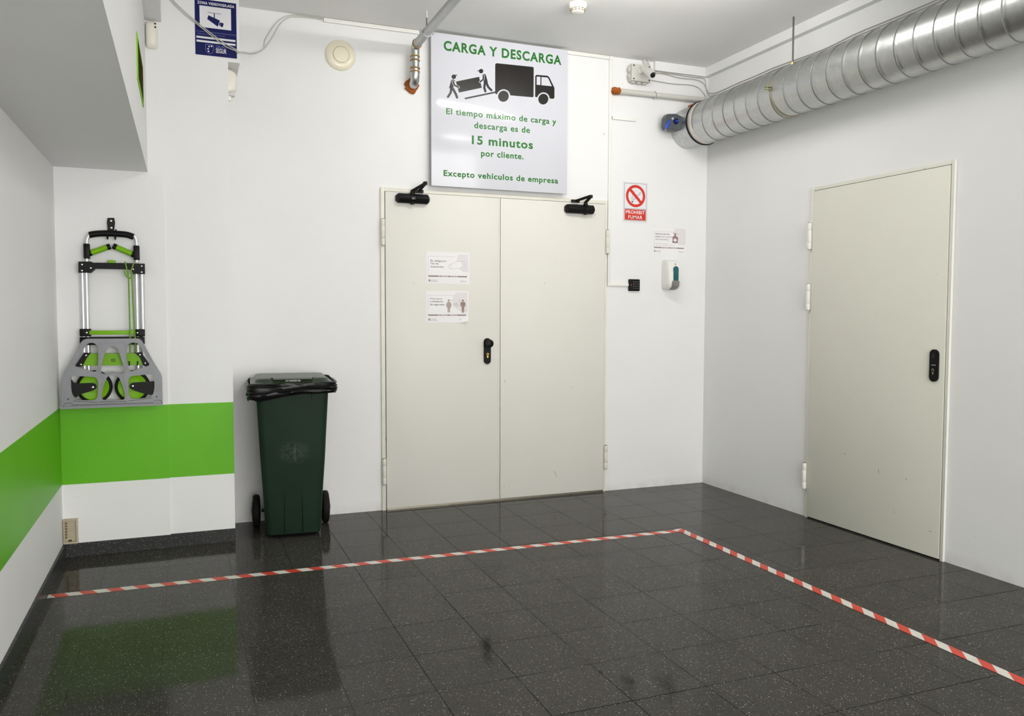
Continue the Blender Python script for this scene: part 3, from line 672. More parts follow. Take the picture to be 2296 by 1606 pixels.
b.prism([[U(*p) for p in ((0.595, 0.375), (0.625, 0.383), (0.60, 0.44), (0.572, 0.43))]], yy-0.0008, yy)
b.prism([[U(*p) for p in ((0.63, 0.375), (0.69, 0.39), (0.67, 0.45), (0.645, 0.462), (0.605, 0.445))]], yy-0.0008, yy)
part(b, 'camera_pictogram', 'navy', t, smooth=0)
words(t, 'ZONA VIDEOVIGILADA', U(0.065, 0)[0], U(0.955, 0)[0], U(0, 0.088)[1], 0.0145, yy-0.0006, 'vinyl_white', 0.035)
b = MB(); a = U(0.03, 0.665); c_ = U(0.97, 0.70); b.box(a[0], c_[0], yy-0.0004, yy, c_[1], a[1]); a = U(0.03, 0.735); c_ = U(0.97, 0.77); b.box(a[0], c_[0], yy-0.0004, yy, c_[1], a[1])
part(b, 'white_stripes', 'vinyl_white', t, smooth=0); b = MB()
words(t, 'SEGUR', U(0.49, 0)[0], U(0.745, 0)[0], U(0, 0.935)[1], 0.024, yy-0.0006, 'vinyl_white', 0.02)
for p in ((0.33, 0.835), (0.39, 0.825), (0.305, 0.88), (0.315, 0.925)): b.prism([ell(*U(*p), 0.0042, n=14)], yy-0.0008, yy)
words(t, 'GRUPO', U(0.49, 0)[0], U(0.745, 0)[0], U(0, 0.845)[1], 0.012, yy-0.0006, 'navy_pale')
fine = MB(); text(fine, 'LEY ORG\u00c1NICA 15/1999, DE PROTECCI\u00d3N DE DATOS', U(0.03, 0)[0], U(0.98, 0)[0], U(0, 0.59)[1], 0.0062, yy-0.0006); text(fine, 'PUEDE EJERCITAR SUS DERECHOS ANTE:', U(0.06, 0)[0], U(0.72, 0)[0], U(0, 0.632)[1], 0.0055, yy-0.0006)
part(fine, 'fine_print', 'navy_pale', t, smooth=0); em = b; b = MB()
sh = [(0.24, 0.80), (0.44, 0.80), (0.44, 0.89), (0.41, 0.945), (0.34, 0.975), (0.27, 0.945), (0.24, 0.89), (0.24, 0.80)]
so = [U(*p) for p in sh[:-1]]; mc = (sum(p[0] for p in so)/7, sum(p[1] for p in so)/7)
em.prism([so, [(mc[0]+(p[0]-mc[0])*0.90, mc[1]+(p[1]-mc[1])*0.92) for p in so]], yy-0.0006, yy, mi=1)
part(em, 'shield_emblem', ['vinyl_white', 'navy_pale'], t, smooth=0)

# ------------------------------------------------------------------ hand sanitiser dispenser
t = thing('soap_dispenser', 'white sanitiser dispenser with a teal window on the wall near the corner', 'dispenser', (-0.325, 0, 1.472))
dx = -0.328
def slab(hw, y): return y
b = MB(); rings = []
for z, d, hw in ((1.470, 0.030, 0.046), (1.476, 0.070, 0.052), (1.492, 0.096, 0.057), (1.530, 0.105, 0.059), (1.600, 0.103, 0.058), (1.655, 0.092, 0.057), (1.676, 0.078, 0.055), (1.688, 0.056, 0.050), (1.693, 0.020, 0.045)):
    pts = []
    for (px, py) in [(-hw, 0)]+[(-hw+0.022*(1-math.cos(a)), -d+0.030*(1-math.sin(a))) for a in [i*PI/2/6 for i in range(7)]]+[(hw-0.022*(1-math.cos(a)), -d+0.030*(1-math.sin(a))) for a in [PI/2-i*PI/2/6 for i in range(7)]]+[(hw, 0)]:
        pts.append((dx+px, min(py, -0.0005) if py > -0.0005 else py, z))
    rings.append(pts)
b.ring(rings); part(b, 'housing', 'white_metal', t, smooth=50)
b = MB(); arcw = [(dx-0.021, 1.535), (dx+0.021, 1.535), (dx+0.021, 1.615)]+[(dx+0.021*math.cos(a*PI/10), 1.618+0.024*math.sin(a*PI/10)) for a in range(11)]+[(dx-0.021, 1.615)]
b.prism([arcw], -0.1085, -0.099); part(b, 'level_window', 'teal', t)
b = MB(); rings = []
for z, d, hw in ((1.470, 0.060, 0.026), (1.480, 0.088, 0.030), (1.500, 0.108, 0.031), (1.528, 0.114, 0.031), (1.536, 0.110, 0.030)):
    rings.append([(dx-hw, -0.05, z), (dx-hw, -d+0.006, z), (dx-hw+0.006, -d, z), (dx+hw-0.006, -d, z), (dx+hw, -d+0.006, z), (dx+hw, -0.05, z)])
b.ring(rings); part(b, 'push_lever', 'grey_plastic', t)
part(MB().prism([ell(dx+0.001, 1.6565, 0.0085, n=20)], -0.0975, -0.090).prism([rrect(dx-0.005, dx+0.001, 1.654, 1.6595, 0.002)], -0.0982, -0.0975, mi=1).prism([ell(dx+0.004, 1.6565, 0.003, n=10)], -0.0982, -0.0975, mi=1), 'badge', ['vinyl_white', 'red'], t)

# ------------------------------------------------------------------ keypad
t = thing('keypad', 'small black access keypad on the wall beside the double door', 'keypad', (-0.614, 0, 1.457))
part(MB().box(-0.668, -0.578, -0.020, -0.0005, 1.459, 1.545, bev=0.006, seg=3), 'keypad_body', 'black', t)
for r in range(4):
    for c0 in range(3):
        kx_, kz_ = -0.631+c0*0.0175, 1.5265-r*0.0158
        part(MB().prism([ell(kx_, kz_, 0.0026, 0.0024, 12)], -0.0212, -0.020), 'key', 'ink_pale', t)
part(MB().prism([ell(-0.650, 1.502, 0.0035, 0.0045, 12)], -0.0212, -0.020), 'indicator_light', 'red', t)

# ------------------------------------------------------------------ white cable trunking
t = thing('cable_trunking', 'white trunking along the ceiling edge and down beside the double door to the keypad', 'trunking', (-0.829, 0, 1.5))
part(MB().box(-2.842, -0.845, -0.016, -0.0005, 3.094, 3.118, bev=0.0015).box(-0.842, -0.817, -0.016, -0.0005, 3.094, 3.118, bev=0.0015), 'ceiling_run', 'pvc', t)
part(MB().box(-0.842, -0.820, -0.014, -0.0005, 1.514, 3.0938, bev=0.0015), 'vertical_run', 'pvc', t)
part(MB().box(-0.842, -0.669, -0.014, -0.0005, 1.494, 1.5138, bev=0.0015), 'keypad_run', 'pvc', t)
t = MB().box(-0.815, -0.619, -0.014, -0.0005, 2.680, 2.702, bev=0.0015).box(-0.8152, -0.8145, -0.011, -0.003, 2.684, 2.698, 1).build('trunking_offcut', ['pvc', 'dark'], loc=(-0.717, 0, 2.691))
tag(t, 'short stub of white trunking ending on the bare wall above the no-smoking sign', 'trunking')
t = MB().lathe([(0.011, 0), (0.011, 0.003), (0.009, 0.005), (0.003, 0.006)], (-0.874, -0.0003, 2.574), (0, -1, 0), 20).lathe([(0.003, 0.0055), (0.003, 0.0068)], (-0.874, -0.0003, 2.574), (0, -1, 0), 10, mi=1).build('wall_plug', ['ivory', 'ink_mid'], loc=(-0.874, 0, 2.574))
tag(t, 'tiny round white wall plug left of the vertical trunking', 'wall plug')

# ------------------------------------------------------------------ round air valve, smoke detector, motion detectors
t = thing('air_valve', 'round cream ventilation disc high on the white wall left of the loading sign', 'vent', (-2.739, 0, 2.903))
O = (-2.739, -0.0005, 2.903)
part(MB().lathe([(0.094, 0), (0.0945, 0.004), (0.093, 0.009), (0.086, 0.016), (0.072, 0.022), (0.058, 0.025), (0.052, 0.0245), (0.050, 0.020)], O, (0, -1, 0), 64), 'outer_ring', 'cream', t, smooth=60)
part(MB().lathe([(0.049, 0.018), (0.049, 0.026), (0.046, 0.0295), (0.038, 0.031), (0.034, 0.0300), (0.030, 0.0305), (0.015, 0.032), (0.003, 0.0322)], O, (0, -1, 0), 56), 'centre_disc', 'cream', t, smooth=60)
sx_, sy_ = -1.485, -0.805
t = thing('smoke_detector', 'white round smoke detector on the ceiling', 'smoke detector', (sx_, sy_, H))
part(MB().lathe([(0.052, 0), (0.053, 0.012), (0.050, 0.022)], (sx_, sy_, H-0.0005), (0, 0, -1), 40), 'base', 'ivory', t, smooth=50)
hd = part(MB().lathe([(0.048, 0.0215), (0.0475, 0.024), (0.040, 0.040), (0.036, 0.050), (0.030, 0.053), (0.012, 0.055)], (sx_, sy_, H-0.0005), (0, 0, -1), 40), 'sensor_head', 'ivory', t, smooth=50)
b = MB()
for k in range(12):
    for (r_, h_, wd) in ((0.0432, 0.0345, 0.0085), (0.0388, 0.0435, 0.0075)):
        a = 2*PI*(k+0.5)/12; ca, sa = math.cos(a), math.sin(a)
        c0 = Vector((sx_+ca*r_, sy_+sa*r_, H-h_)); tx_ = Vector((-sa, ca, 0)); rd = Vector((ca, sa, 0))
        v = [c0+tx_*i*wd+rd*j*0.0016+Vector((0, 0, l*0.0022)) for l in (-1, 1) for j in (-1, 1) for i in (-1, 1)]
        b.add(v, [(0, 2, 3, 1), (4, 5, 7, 6), (0, 1, 5, 4), (2, 6, 7, 3), (0, 4, 6, 2), (1, 3, 7, 5)])
part(b, 'vent_slots', 'beige_dark', hd)
def capsule_rings(mb, x0, x1, y0, y1, z0, z1, face, mi=0, n=24):
    """rounded pill body, flat back"""
    h = z1-z0; rings = []
    for k in range(n+1):
        tt = k/n; z = z0+h*tt; e = math.sqrt(max(0.0, 1-(abs(tt-0.5)/0.5)**4.5)) if 0 < k < n else 0.12
        rings.append((z, e))
    R_ = []
    for z, e in rings:
        ring = []
        for i in range(25):
            a = PI*i/24
            if face == 'y': ring.append(((x0+x1)/2-math.cos(a)*(x1-x0)/2*(0.6+0.4*e), y1-(y1-y0)*e*(math.sin(a)**0.55 if 0 < i < 24 else 0), z))
            else: ring.append((x0+(x1-x0)*e*(math.sin(a)**0.55 if 0 < i < 24 else 0), (y0+y1)/2+math.cos(a)*(y1-y0)/2*(0.6+0.4*e), z))
        R_.append(ring)
    mb.ring(R_, mi=mi); return mb
t = thing('motion_detector', 'ivory motion detector tucked in the corner beside the boxed soffit', 'motion detector', (-3.806, YA, 2.68), 'ivory motion detectors')
part(capsule_rings(MB(), -3.840, -3.780, YA-0.045, YA-0.0005, 2.690, 2.834, 'y'), 'detector_shell', 'ivory', t, smooth=60)
part(MB().lathe([(0.0045, 0), (0.0045, 0.006)], (-3.793, YA-0.037, 2.796), (0.6, -1, 0), 14).lathe([(0.0040, 0), (0.0040, 0.006)], (-3.793, YA-0.034, 2.815), (0.6, -1, 0), 14), 'lens_dots', 'brown_dark', t)
t = thing('motion_detector', 'ivory motion detector on the side of the pier, below the surveillance sign', 'motion detector', (XE, -0.25, 2.5), 'ivory motion detectors')
part(capsule_rings(MB(), XE+0.0005, XE+0.054, -0.310, -0.225, 2.535, 2.664, 'x'), 'detector_shell', 'ivory', t, smooth=60)
part(MB().box(XE+0.0005, XE+0.042, -0.288, -0.242, 2.520, 2.552, bev=0.006), 'lens_window', 'conduit', t)
part(MB().box(XE+0.0005, XE+0.022, -0.280, -0.250, 2.495, 2.522, bev=0.005), 'swivel_foot', 'ivory', t)

# ------------------------------------------------------------------ framed green sign on the soffit side
xs = -3.843
t = thing('framed_sign', 'lime-bordered dark sign on the side of the boxed soffit', 'sign', (xs, -1.13, 2.27))
y0, y1, z0, z1 = -1.385, -0.855, 2.282, 2.478
part(MB().prism([[(y0, z0), (y1, z0), (y1, z1), (y0, z1)], [(y0+0.05, z0+0.018), (y1-0.012, z0+0.018), (y1-0.012, z1-0.012), (y0+0.05, z1-0.012)]], xs+0.0003, xs+0.004, 'x'), 'sign_border', 'frame_green', t)
part(MB().box(xs+0.0003, xs+0.0038, y0+0.05, y1-0.012, z0+0.018, z1-0.012), 'sign_face', 'brown_dark', t)

# ------------------------------------------------------------------ small box low in the alcove
t = thing('wall_box', 'small open beige wall box low in the left corner above the skirting', 'wall box', (-4.25, YA, 0.071))
x0, x1, z0, z1 = -4.2835, -4.217, 0.073, 0.204
part(MB().prism([[(x0, z0), (x1, z0), (x1, z1), (x0, z1)], [(x0+0.006, z0+0.010), (x1-0.007, z0+0.010), (x1-0.007, z1-0.007), (x0+0.006, z1-0.007)]], YA-0.022, YA-0.0005), 'box_rim', 'beige_box', t)
part(MB().box(x0+0.0058, x1-0.0068, YA-0.006, YA-0.0008, z0+0.0098, z1-0.0068), 'box_back', 'beige_box', t)
b = MB()
for k in range(6): b.box(x0+0.0062, x0+0.016, YA-0.016-0.001*(k % 2), YA-0.006, z0+0.030+k*0.015, z0+0.037+k*0.015)
part(b, 'tabs', 'beige_dark', t); part(MB().box(x0+0.020, x0+0.036, YA-0.010, YA-0.006, z0+0.012, z0+0.018), 'wire_stub', 'dark', t)

# ------------------------------------------------------------------ loose twin cable at upper left
ca = [(-3.732,-0.414,2.988),(-3.713,-0.414,2.963),(-3.687,-0.414,2.935),(-3.638,-0.414,2.893),(-3.588,-0.414,2.857),(-3.538,-0.414,2.821),(-3.488,-0.414,2.784),(-3.436,-0.414,2.751),(-3.385,-0.414,2.734),(-3.378,-0.414,2.725),(-3.359,-0.413,2.725),(-3.338,-0.37,2.739),(-3.293,-0.22,2.783),(-3.248,-0.09,2.833),(-3.208,-0.012,2.879),(-3.199,-0.012,2.891),(-3.195,-0.012,2.933),(-3.182,-0.012,2.962),(-3.154,-0.012,3.01),(-3.121,-0.012,3.056),(-3.077,-0.012,3.092),(-3.033,-0.012,3.109),(-2.966,-0.012,3.115),(-2.904,-0.012,3.117),(-2.844,-0.012,3.114)]
cb = [(-3.723,-0.414,2.989),(-3.702,-0.414,2.965),(-3.674,-0.414,2.937),(-3.626,-0.414,2.896),(-3.578,-0.414,2.86),(-3.528,-0.414,2.824),(-3.477,-0.414,2.789),(-3.426,-0.414,2.76),(-3.381,-0.414,2.74),(-3.378,-0.414,2.733),(-3.359,-0.413,2.733),(-3.337,-0.37,2.746),(-3.293,-0.22,2.788),(-3.242,-0.09,2.838),(-3.199,-0.012,2.888),(-3.172,-0.012,2.925),(-3.144,-0.012,2.972),(-3.116,-0.012,3.026),(-3.088,-0.012,3.063),(-3.055,-0.012,3.089),(-3.033,-0.012,3.099),(-2.966,-0.012,3.106),(-2.904,-0.012,3.108),(-2.852,-0.012,3.106)]
tag(MB().tube(spline(ca, 5), 0.0028, 8).build('loose_cable', 'cable', loc=ca[10]), 'upper of two grey cables sagging past the surveillance sign to the trunking', 'cable', 'loose twin cables')
tag(MB().tube(spline(cb, 5), 0.0028, 8).build('loose_cable', 'cable', loc=cb[10]), 'lower of two grey cables sagging past the surveillance sign to the trunking', 'cable', 'loose twin cables')

# ------------------------------------------------------------------ elbowed pipe from ceiling into the wall
px_, pz_ = -2.281, 2.992; pr_ = 0.0265; py_ = -0.085
t = thing('galvanised_pipe', 'grey elbowed pipe from the ceiling into the wall left of the loading sign', 'pipe', (px_, 0, 2.77))
part(MB().tube([(px_, -6.0, pz_), (px_, py_-0.050, pz_)], pr_, 24), 'ceiling_run', 'galv_pipe', t)
def arcp(c0, r, a0, a1, n=10): return [(px_, c0[0]+r*math.cos(a0+(a1-a0)*i/n), c0[1]+r*math.sin(a0+(a1-a0)*i/n)) for i in range(n+1)]
part(MB().tube([(px_, py_-0.052, pz_)]+arcp((py_-0.035, pz_-0.035), 0.035, PI/2, 0)+[(px_, py_, pz_-0.075)], pr_*1.05, 24), 'upper_elbow', 'galv', t, smooth=60)
part(MB().tube([(px_, py_, pz_-0.075), (px_, py_, 2.835)], pr_, 24), 'drop_run', 'galv', t)
part(MB().tube([(px_, py_, 2.835), (px_, py_, 2.815)]+[(px_, py_+0.05-0.05*math.cos(a*PI/20), 2.812-0.05*math.sin(a*PI/20)) for a in range(1, 11)]+[(px_, -0.001, 2.762)], pr_*1.06, 24), 'lower_elbow', 'galv', t, smooth=60)
for y, z, ax in ((py_-0.052, pz_, (0, 1, 0)), (py_, 2.926, (0, 0, 1)), (py_, 2.902, (0, 0, 1)), (py_, 2.852, (0, 0, 1)), (py_, 2.830, (0, 0, 1))):
    b = MB(); A = Vector(ax); u_ = Vector((1, 0, 0)); w_ = A.cross(u_); n = 26
    path = [Vector((px_, y, z))+(u_*math.cos(2*PI*i/n)+w_*math.sin(2*PI*i/n))*(pr_*1.02+random.uniform(-0.0008, 0.0012))+A*random.uniform(-0.0012, 0.0012) for i in range(n)]
    part(b.tube(path, 0.0050, 8, closed=True), 'sealant_bead', 'sealant', t, smooth=60)
b = MB(); n = 44; rr = []
for k, (f_, yy_) in enumerate(((1.0, -0.0005), (1.05, -0.012), (0.95, -0.022), (0.7, -0.024))):
    rr.append([(px_-0.004+(0.043+0.005*math.sin(5*a+k)+0.003*math.sin(11*a))*f_*math.cos(a), yy_-0.003*math.sin(7*a+k), 2.760+(0.044+0.006*math.sin(4*a+1)+0.003*math.sin(9*a))*f_*math.sin(a)) for a in [2*PI*i/n for i in range(n)]])
part(b.ring(rr), 'foam_collar', 'foam', t, smooth=60)
def pipe_clamp(parent, y):
    b = MB().tube([(px_+math.cos(2*PI*i/28)*(pr_+0.0015), y, pz_+math.sin(2*PI*i/28)*(pr_+0.0015)) for i in range(28)], 0.003, 6, closed=True)
    for s_ in (-1, 1):
        b.box(px_+s_*(pr_+0.012)-0.010, px_+s_*(pr_+0.012)+0.010, y-0.006, y+0.006, pz_-0.005, pz_+0.005); b.cyl((px_+s_*(pr_+0.013), y, pz_-0.013), (px_+s_*(pr_+0.013), y, pz_+0.013), 0.0045, n=10)
    cl = part(b, 'pipe_clamp', 'chrome', parent)
    part(MB().cyl((px_, y, pz_+pr_), (px_, y, H-0.0005), 0.0045, n=10).cyl((px_, y, H-0.042), (px_, y, H-0.0005), 0.0055, n=10, mi=1), 'hanger_rod', ['rod', 'conduit'], cl)
pipe_clamp(t, -0.36)

# ------------------------------------------------------------------ conduit on the back wall with foam cap
cz0 = 2.876
t = thing('wall_conduit', 'pale grey conduit along the back wall from an orange foam plug to the duct', 'pipe', (-0.5, 0, cz0))
part(MB().tube([(-0.765, -0.030, cz0), (-0.008, -0.034, cz0+0.006)], 0.0185, 20), 'conduit', 'conduit', t)
part(MB().tube([(-0.79+0.004*i, -0.030, cz0) for i in range(14)], [0.0185+0.0016*(i % 2) for i in range(14)], 18), 'corrugated_end', 'conduit', t)
b = MB(); rr = []
for k, (x, f_) in enumerate(((-0.828, 0.5), (-0.822, 0.9), (-0.805, 1.08), (-0.790, 1.0), (-0.772, 1.05), (-0.766, 0.8))):
    rr.append([(x+0.003*math.sin(3*a+k), -0.028+0.024*f_*(1+0.08*math.sin(4*a+k))*math.cos(a), cz0+0.024*f_*(1+0.1*math.sin(3*a+2*k))*math.sin(a)) for a in [2*PI*i/24 for i in range(24)]])
part(b.ring(rr), 'foam_plug', 'foam', t, smooth=60)
b = MB().tube([(-0.478, -0.030+math.cos(2*PI*i/24)*0.020, cz0+math.sin(2*PI*i/24)*0.020) for i in range(24)], 0.004, 6, closed=True)
for s_ in (-1, 1): b.cyl((-0.478, -0.030, cz0+s_*0.020), (-0.478, -0.030, cz0+s_*0.030), 0.005, n=10)
b.box(-0.484, -0.472, -0.012, -0.0005, cz0-0.008, cz0+0.008)
part(b, 'pipe_clip', 'chrome', t)

# ------------------------------------------------------------------ junction box and camera
jy = -0.066
jx0, jx1, jz0, jz1 = (-0.691,-0.534,2.953,3.07)
t = thing('junction_box', 'light grey junction box with round knockouts on the wall near the ceiling', 'junction box', ((jx0+jx1)/2, 0, jz0))
part(MB().box(jx0, jx1, jy+0.014, -0.0005, jz0, jz1, bev=0.004), 'box_body', 'grey_box', t)
part(MB().box(jx0-0.001, jx1+0.001, jy, jy+0.0138, jz0-0.001, jz1+0.001, bev=0.003), 'box_lid', 'grey_box', t)
for k in range(2): part(MB().lathe([(0.019, 0), (0.019, 0.004), (0.015, 0.010), (0.010, 0.011)], (jx0, -0.026, jz0+(jz1-jz0)*(0.3+0.42*k)), (-1, 0, 0), 22), 'knockout', 'grey_box', t)
for k in range(3): part(MB().lathe([(0.019, 0), (0.019, 0.004), (0.015, 0.010), (0.010, 0.011)], (jx0+(jx1-jx0)*(0.2+0.30*k), -0.026, jz0), (0, 0, -1), 22), 'knockout', 'grey_box', t)
for a in (0.10, 0.90):
    for c0 in (0.10, 0.90): part(MB().lathe([(0.006, 0), (0.006, 0.002)], (jx0+(jx1-jx0)*a, jy, jz0+(jz1-jz0)*c0), (0, -1, 0), 12), 'screw', 'ink', t)
lensp = Vector((-0.653,-0.285,2.933)); basep = Vector((-0.619,-0.067,3.02))
t = thing('security_camera', 'white bullet security camera on the junction box', 'security camera', basep)
ball = basep+Vector((0.004, -0.045, 0.002)); ax = (lensp-ball).normalized()
part(MB().lathe([(0.020, 0), (0.020, 0.004), (0.016, 0.010), (0.010, 0.012)], basep+Vector((0, 0.0005, 0)), (0, -1, 0), 24).tube([basep+Vector((0, -0.010, 0)), basep+Vector((0.001, -0.030, 0.001)), ball], 0.0085, 14), 'mounting_arm', 'cam_white', t)
L_ = (lensp-ball).length; back = ball-ax*0.012
part(MB().lathe([(0.015, 0), (0.021, 0.006), (0.0235, 0.02), (0.0235, L_+0.004), (0.0225, L_+0.010), (0.019, L_+0.012)], back, ax, 32), 'camera_body', 'cam_white', t)
lf = back+ax*(L_+0.0122)
fc = part(MB().lathe([(0.0185, 0), (0.0185, 0.0008)], lf, ax, 28), 'lens_face', 'lens', t)
part(MB().lathe([(0.0085, 0), (0.0085, 0.002), (0.006, 0.003)], lf+ax*0.0006, ax, 20), 'lens', 'black', fc)
side = ax.cross(Vector((0, 0, 1))).normalized(); upv = side.cross(ax)
b = MB(); rr = []
for h in (0.012, L_+0.030):
    rr.append([back+ax*h+(side*math.cos(a)+upv*math.sin(a))*r_ for r_, seq in ((0.0275, range(0, 11)), (0.0255, range(10, -1, -1))) for a in [math.radians(15+150*i/10) for i in seq]])
b.ring(rr); part(b, 'sun_shield', ['cam_white'], t)
part(MB().tube([back+upv*(-0.02)+ax*(L_*0.75), back+upv*(-0.030)+ax*(L_*0.75)], 0.006, 12), 'adjusting_screw', 'cam_white', t)

# ------------------------------------------------------------------ thin cables at the right
cr1 = [(-0.492,-0.01,3.025),(-0.44,-0.01,3.043),(-0.361,-0.01,3.04),(-0.301,-0.01,3.032),(-0.227,-0.01,3.028),(-0.146,-0.01,3.031),(-0.091,-0.01,3.027),(-0.05,-0.01,3.012),(-0.027,-0.01,2.984),(-0.01,-0.012,2.951),(-0.01,-0.034,2.938),(-0.01,-0.093,2.923),(-0.01,-0.187,2.92),(-0.01,-0.368,2.925),(-0.01,-0.572,2.925),(-0.01,-0.776,2.928),(-0.01,-1.196,2.914),(-0.01,-1.476,2.928),(-0.01,-1.792,2.926),(-0.01,-2.03,2.928),(-0.01,-2.2,2.929)]
cr2 = [(-0.499,-0.01,3.038),(-0.446,-0.01,3.054),(-0.361,-0.01,3.049),(-0.294,-0.01,3.049),(-0.16,-0.01,3.046),(-0.064,-0.01,3.048),(-0.033,-0.01,3.035),(-0.024,-0.01,2.976),(-0.01,-0.007,2.943),(-0.01,-0.035,2.916),(-0.01,-0.064,2.909),(-0.01,-0.188,2.901),(-0.01,-0.369,2.907),(-0.01,-0.573,2.907),(-0.01,-0.772,2.912),(-0.01,-1.206,2.902),(-0.01,-1.494,2.912),(-0.01,-1.808,2.911),(-0.01,-2.045,2.913),(-0.01,-2.201,2.914)]
cr3 = [(-0.524,-0.01,2.991),(-0.498,-0.01,2.987),(-0.399,-0.01,2.982),(-0.3,-0.01,2.98),(-0.192,-0.01,2.987),(-0.111,-0.01,2.981),(-0.062,-0.01,2.954),(-0.031,-0.01,2.918),(-0.022,-0.01,2.89)]
for pth, lab in ((cr1, 'upper thin grey cable from the camera running along the right wall over the duct'), (cr2, 'thin grey cable hugging the cornice, then dropping and following the duct'), (cr3, 'short thin grey cable from the junction box bending down behind the duct')):
    tag(MB().tube(spline(pth, 5), 0.0026, 8).build('thin_cable', 'cable_dull', loc=pth[3]), lab, 'cable', 'thin cables by the duct')
tb = [(-0.564,-0.01,3.109),(-0.567,-0.01,3.087),(-0.571,-0.01,3.067)]
for dx_, lab in ((0.0, 'left one of two short grey cable tails from ceiling to junction box'), (0.034, 'right one of two short grey cable tails from ceiling to junction box')):
    p = [(tb[0][0]+dx_, -0.03, H-0.001), (tb[0][0]+dx_-0.008, -0.032, H-0.018), (tb[0][0]+dx_+0.010, -0.034, jz1+0.001)]
    tag(MB().tube(spline(p, 5), 0.005, 8).build('cable_tail', 'cable', loc=p[0]), lab, 'cable', 'cable tails over the junction box')

# ------------------------------------------------------------------ spiral duct
DX, DZ, DR = -0.180, 2.664, 0.149
t = thing('spiral_duct', 'big galvanised spiral ventilation duct along the right wall below the ceiling', 'duct', (DX, -0.2, DZ))
DE = -0.215
def duct_profile(y0, y1, pitch):
    prof = []; y = y0
    return prof
b = MB(); n = 72; pitch = 0.118; rings = []
ys = []; y = DE
step = pitch/16
K = int((6.2)/step)
for k in range(K+1):
    yk = DE-0.012-k*step; ring = []
    for i in range(n):
        a = 2*PI*i/n; ph = ((-yk/pitch)+i/n) % 1.0
        d = min(ph, 1-ph)
        r_ = DR+0.0020*max(0.0, 1-d/0.07)
        ring.append((DX+r_*math.cos(a), yk, DZ+r_*math.sin(a)))
    rings.append(ring)
part(b.ring(rings), 'duct_body', 'galv', t, smooth=60)
sm = MB(); hel = []
for k in range(int(6.2/pitch)*48+1):
    th = -2*PI*k/48; yy_ = DE-0.012-pitch*k/48
    if yy_ > DE-0.062: continue
    hel.append((DX+(DR+0.0022)*math.cos(th), yy_, DZ+(DR+0.0022)*math.sin(th)))
part(sm.tube(hel, 0.0024, 6), 'spiral_seam', 'seam', t, smooth=60)
part(MB().lathe([(DR+0.001, 0), (DR+0.0028, 0.002), (DR+0.0028, 0.050), (DR+0.001, 0.053)], (DX, DE-0.008, DZ), (0, -1, 0), 72, cap0=False, cap1=False), 'foil_tape', 'foil', t, smooth=60)
part(MB().tube([(DX+math.cos(2*PI*i/64)*(DR+0.001), DE-0.003, DZ+math.sin(2*PI*i/64)*(DR+0.001)) for i in range(64)], 0.0085, 8, closed=True), 'rubber_gasket', 'rubber', t, smooth=60)
part(MB().lathe([(DR-0.004, 0), (DR-0.004, -DE-0.003)], (DX, -0.0005, DZ), (0, -1, 0), 64, cap1=False), 'damper_sleeve', 'galv_dull', t, smooth=60)
part(MB().box(DX-0.012, DX+0.016, -0.07, -0.02, DZ+DR+0.000, DZ+DR+0.020, bev=0.008), 'foam_dab', 'foam', t)
def hanger(yh):
    b = MB().lathe([(DR-0.001, -0.005), (DR+0.0045, -0.005), (DR+0.0045, 0.005), (DR-0.001, 0.005)], (DX, yh, DZ), (0, -1, 0), 64, cap0=False, cap1=False)
    a = math.radians(179)
    for s_ in (-1, 1): b.box(DX+math.cos(a)*(DR+0.020)-0.016, DX+math.cos(a)*(DR+0.020)+0.016, yh-0.013, yh+0.013, DZ+0.004+s_*0.008-0.002, DZ+0.004+s_*0.008+0.002)
    b.cyl((DX+math.cos(a)*(DR+0.024), yh, DZ-0.018), (DX+math.cos(a)*(DR+0.024), yh, DZ+0.022), 0.0045, n=12)
    cl = part(b, 'duct_clamp', 'brass_strip', t)
    part(MB().cyl((DX+0.018, yh, DZ+DR+0.005), (DX+0.018, yh, H-0.0005), 0.0055, n=12).cyl((DX+0.018, yh, DZ+DR+0.003), (DX+0.018, yh, DZ+DR+0.033), 0.009, n=6, mi=1), 'hanger_rod', ['rod', 'brass'], cl)
hanger(-1.115); hanger(-3.6)
# damper actuator hanging on the sleeve
ac = Vector((-0.371,-0.1,2.672))
t2 = thing('damper_actuator', 'slate grey damper actuator with a blue lever at the wall end of the duct', 'actuator', ac)
sec = [(-0.078, -0.030), (-0.064, -0.052), (0.022, -0.060), (0.074, -0.042), (0.084, 0.0), (0.072, 0.042), (0.010, 0.062), (-0.058, 0.054), (-0.076, 0.028)]
b = MB().ring([[(ac.x+a*k, ac.y+y_, ac.z+c_*k) for a, c_ in sec] for y_, k in ((0.030, 0.94), (0.026, 1.0), (-0.026, 1.0), (-0.034, 0.93))])
part(b, 'actuator_case', 'actuator', t2)
part(MB().lathe([(0.020, 0), (0.019, 0.012), (0.012, 0.014)], ac+Vector((0.006, -0.034, 0.004)), (0, -1, 0), 20), 'dial', 'navy', t2)
part(MB().box(ac.x-0.004, ac.x+0.016, ac.y-0.056, ac.y-0.047, ac.z-0.002, ac.z+0.010, bev=0.002), 'dial_pointer', 'blue', t2)
b = MB().box(-0.009, 0.009, -0.010, 0.010, -0.034, 0.030, bev=0.003); b.xform(Matrix.Translation(ac+Vector((-0.068, -0.040, -0.026))) @ Matrix.Rotation(math.radians(25), 4, 'Y'))
part(b, 'lever', 'blue', t2)
part(MB().tube([ac+Vector((-0.078, -0.043, -0.052)), ac+Vector((-0.088, -0.045, -0.070))], 0.004, 10), 'lever_pin', 'chrome', t2)
part(MB().lathe([(0.009, 0), (0.009, 0.003)], ac+Vector((-0.022, -0.034, 0.022)), (0, -1, 0), 14), 'badge', 'ink_pale', t2)

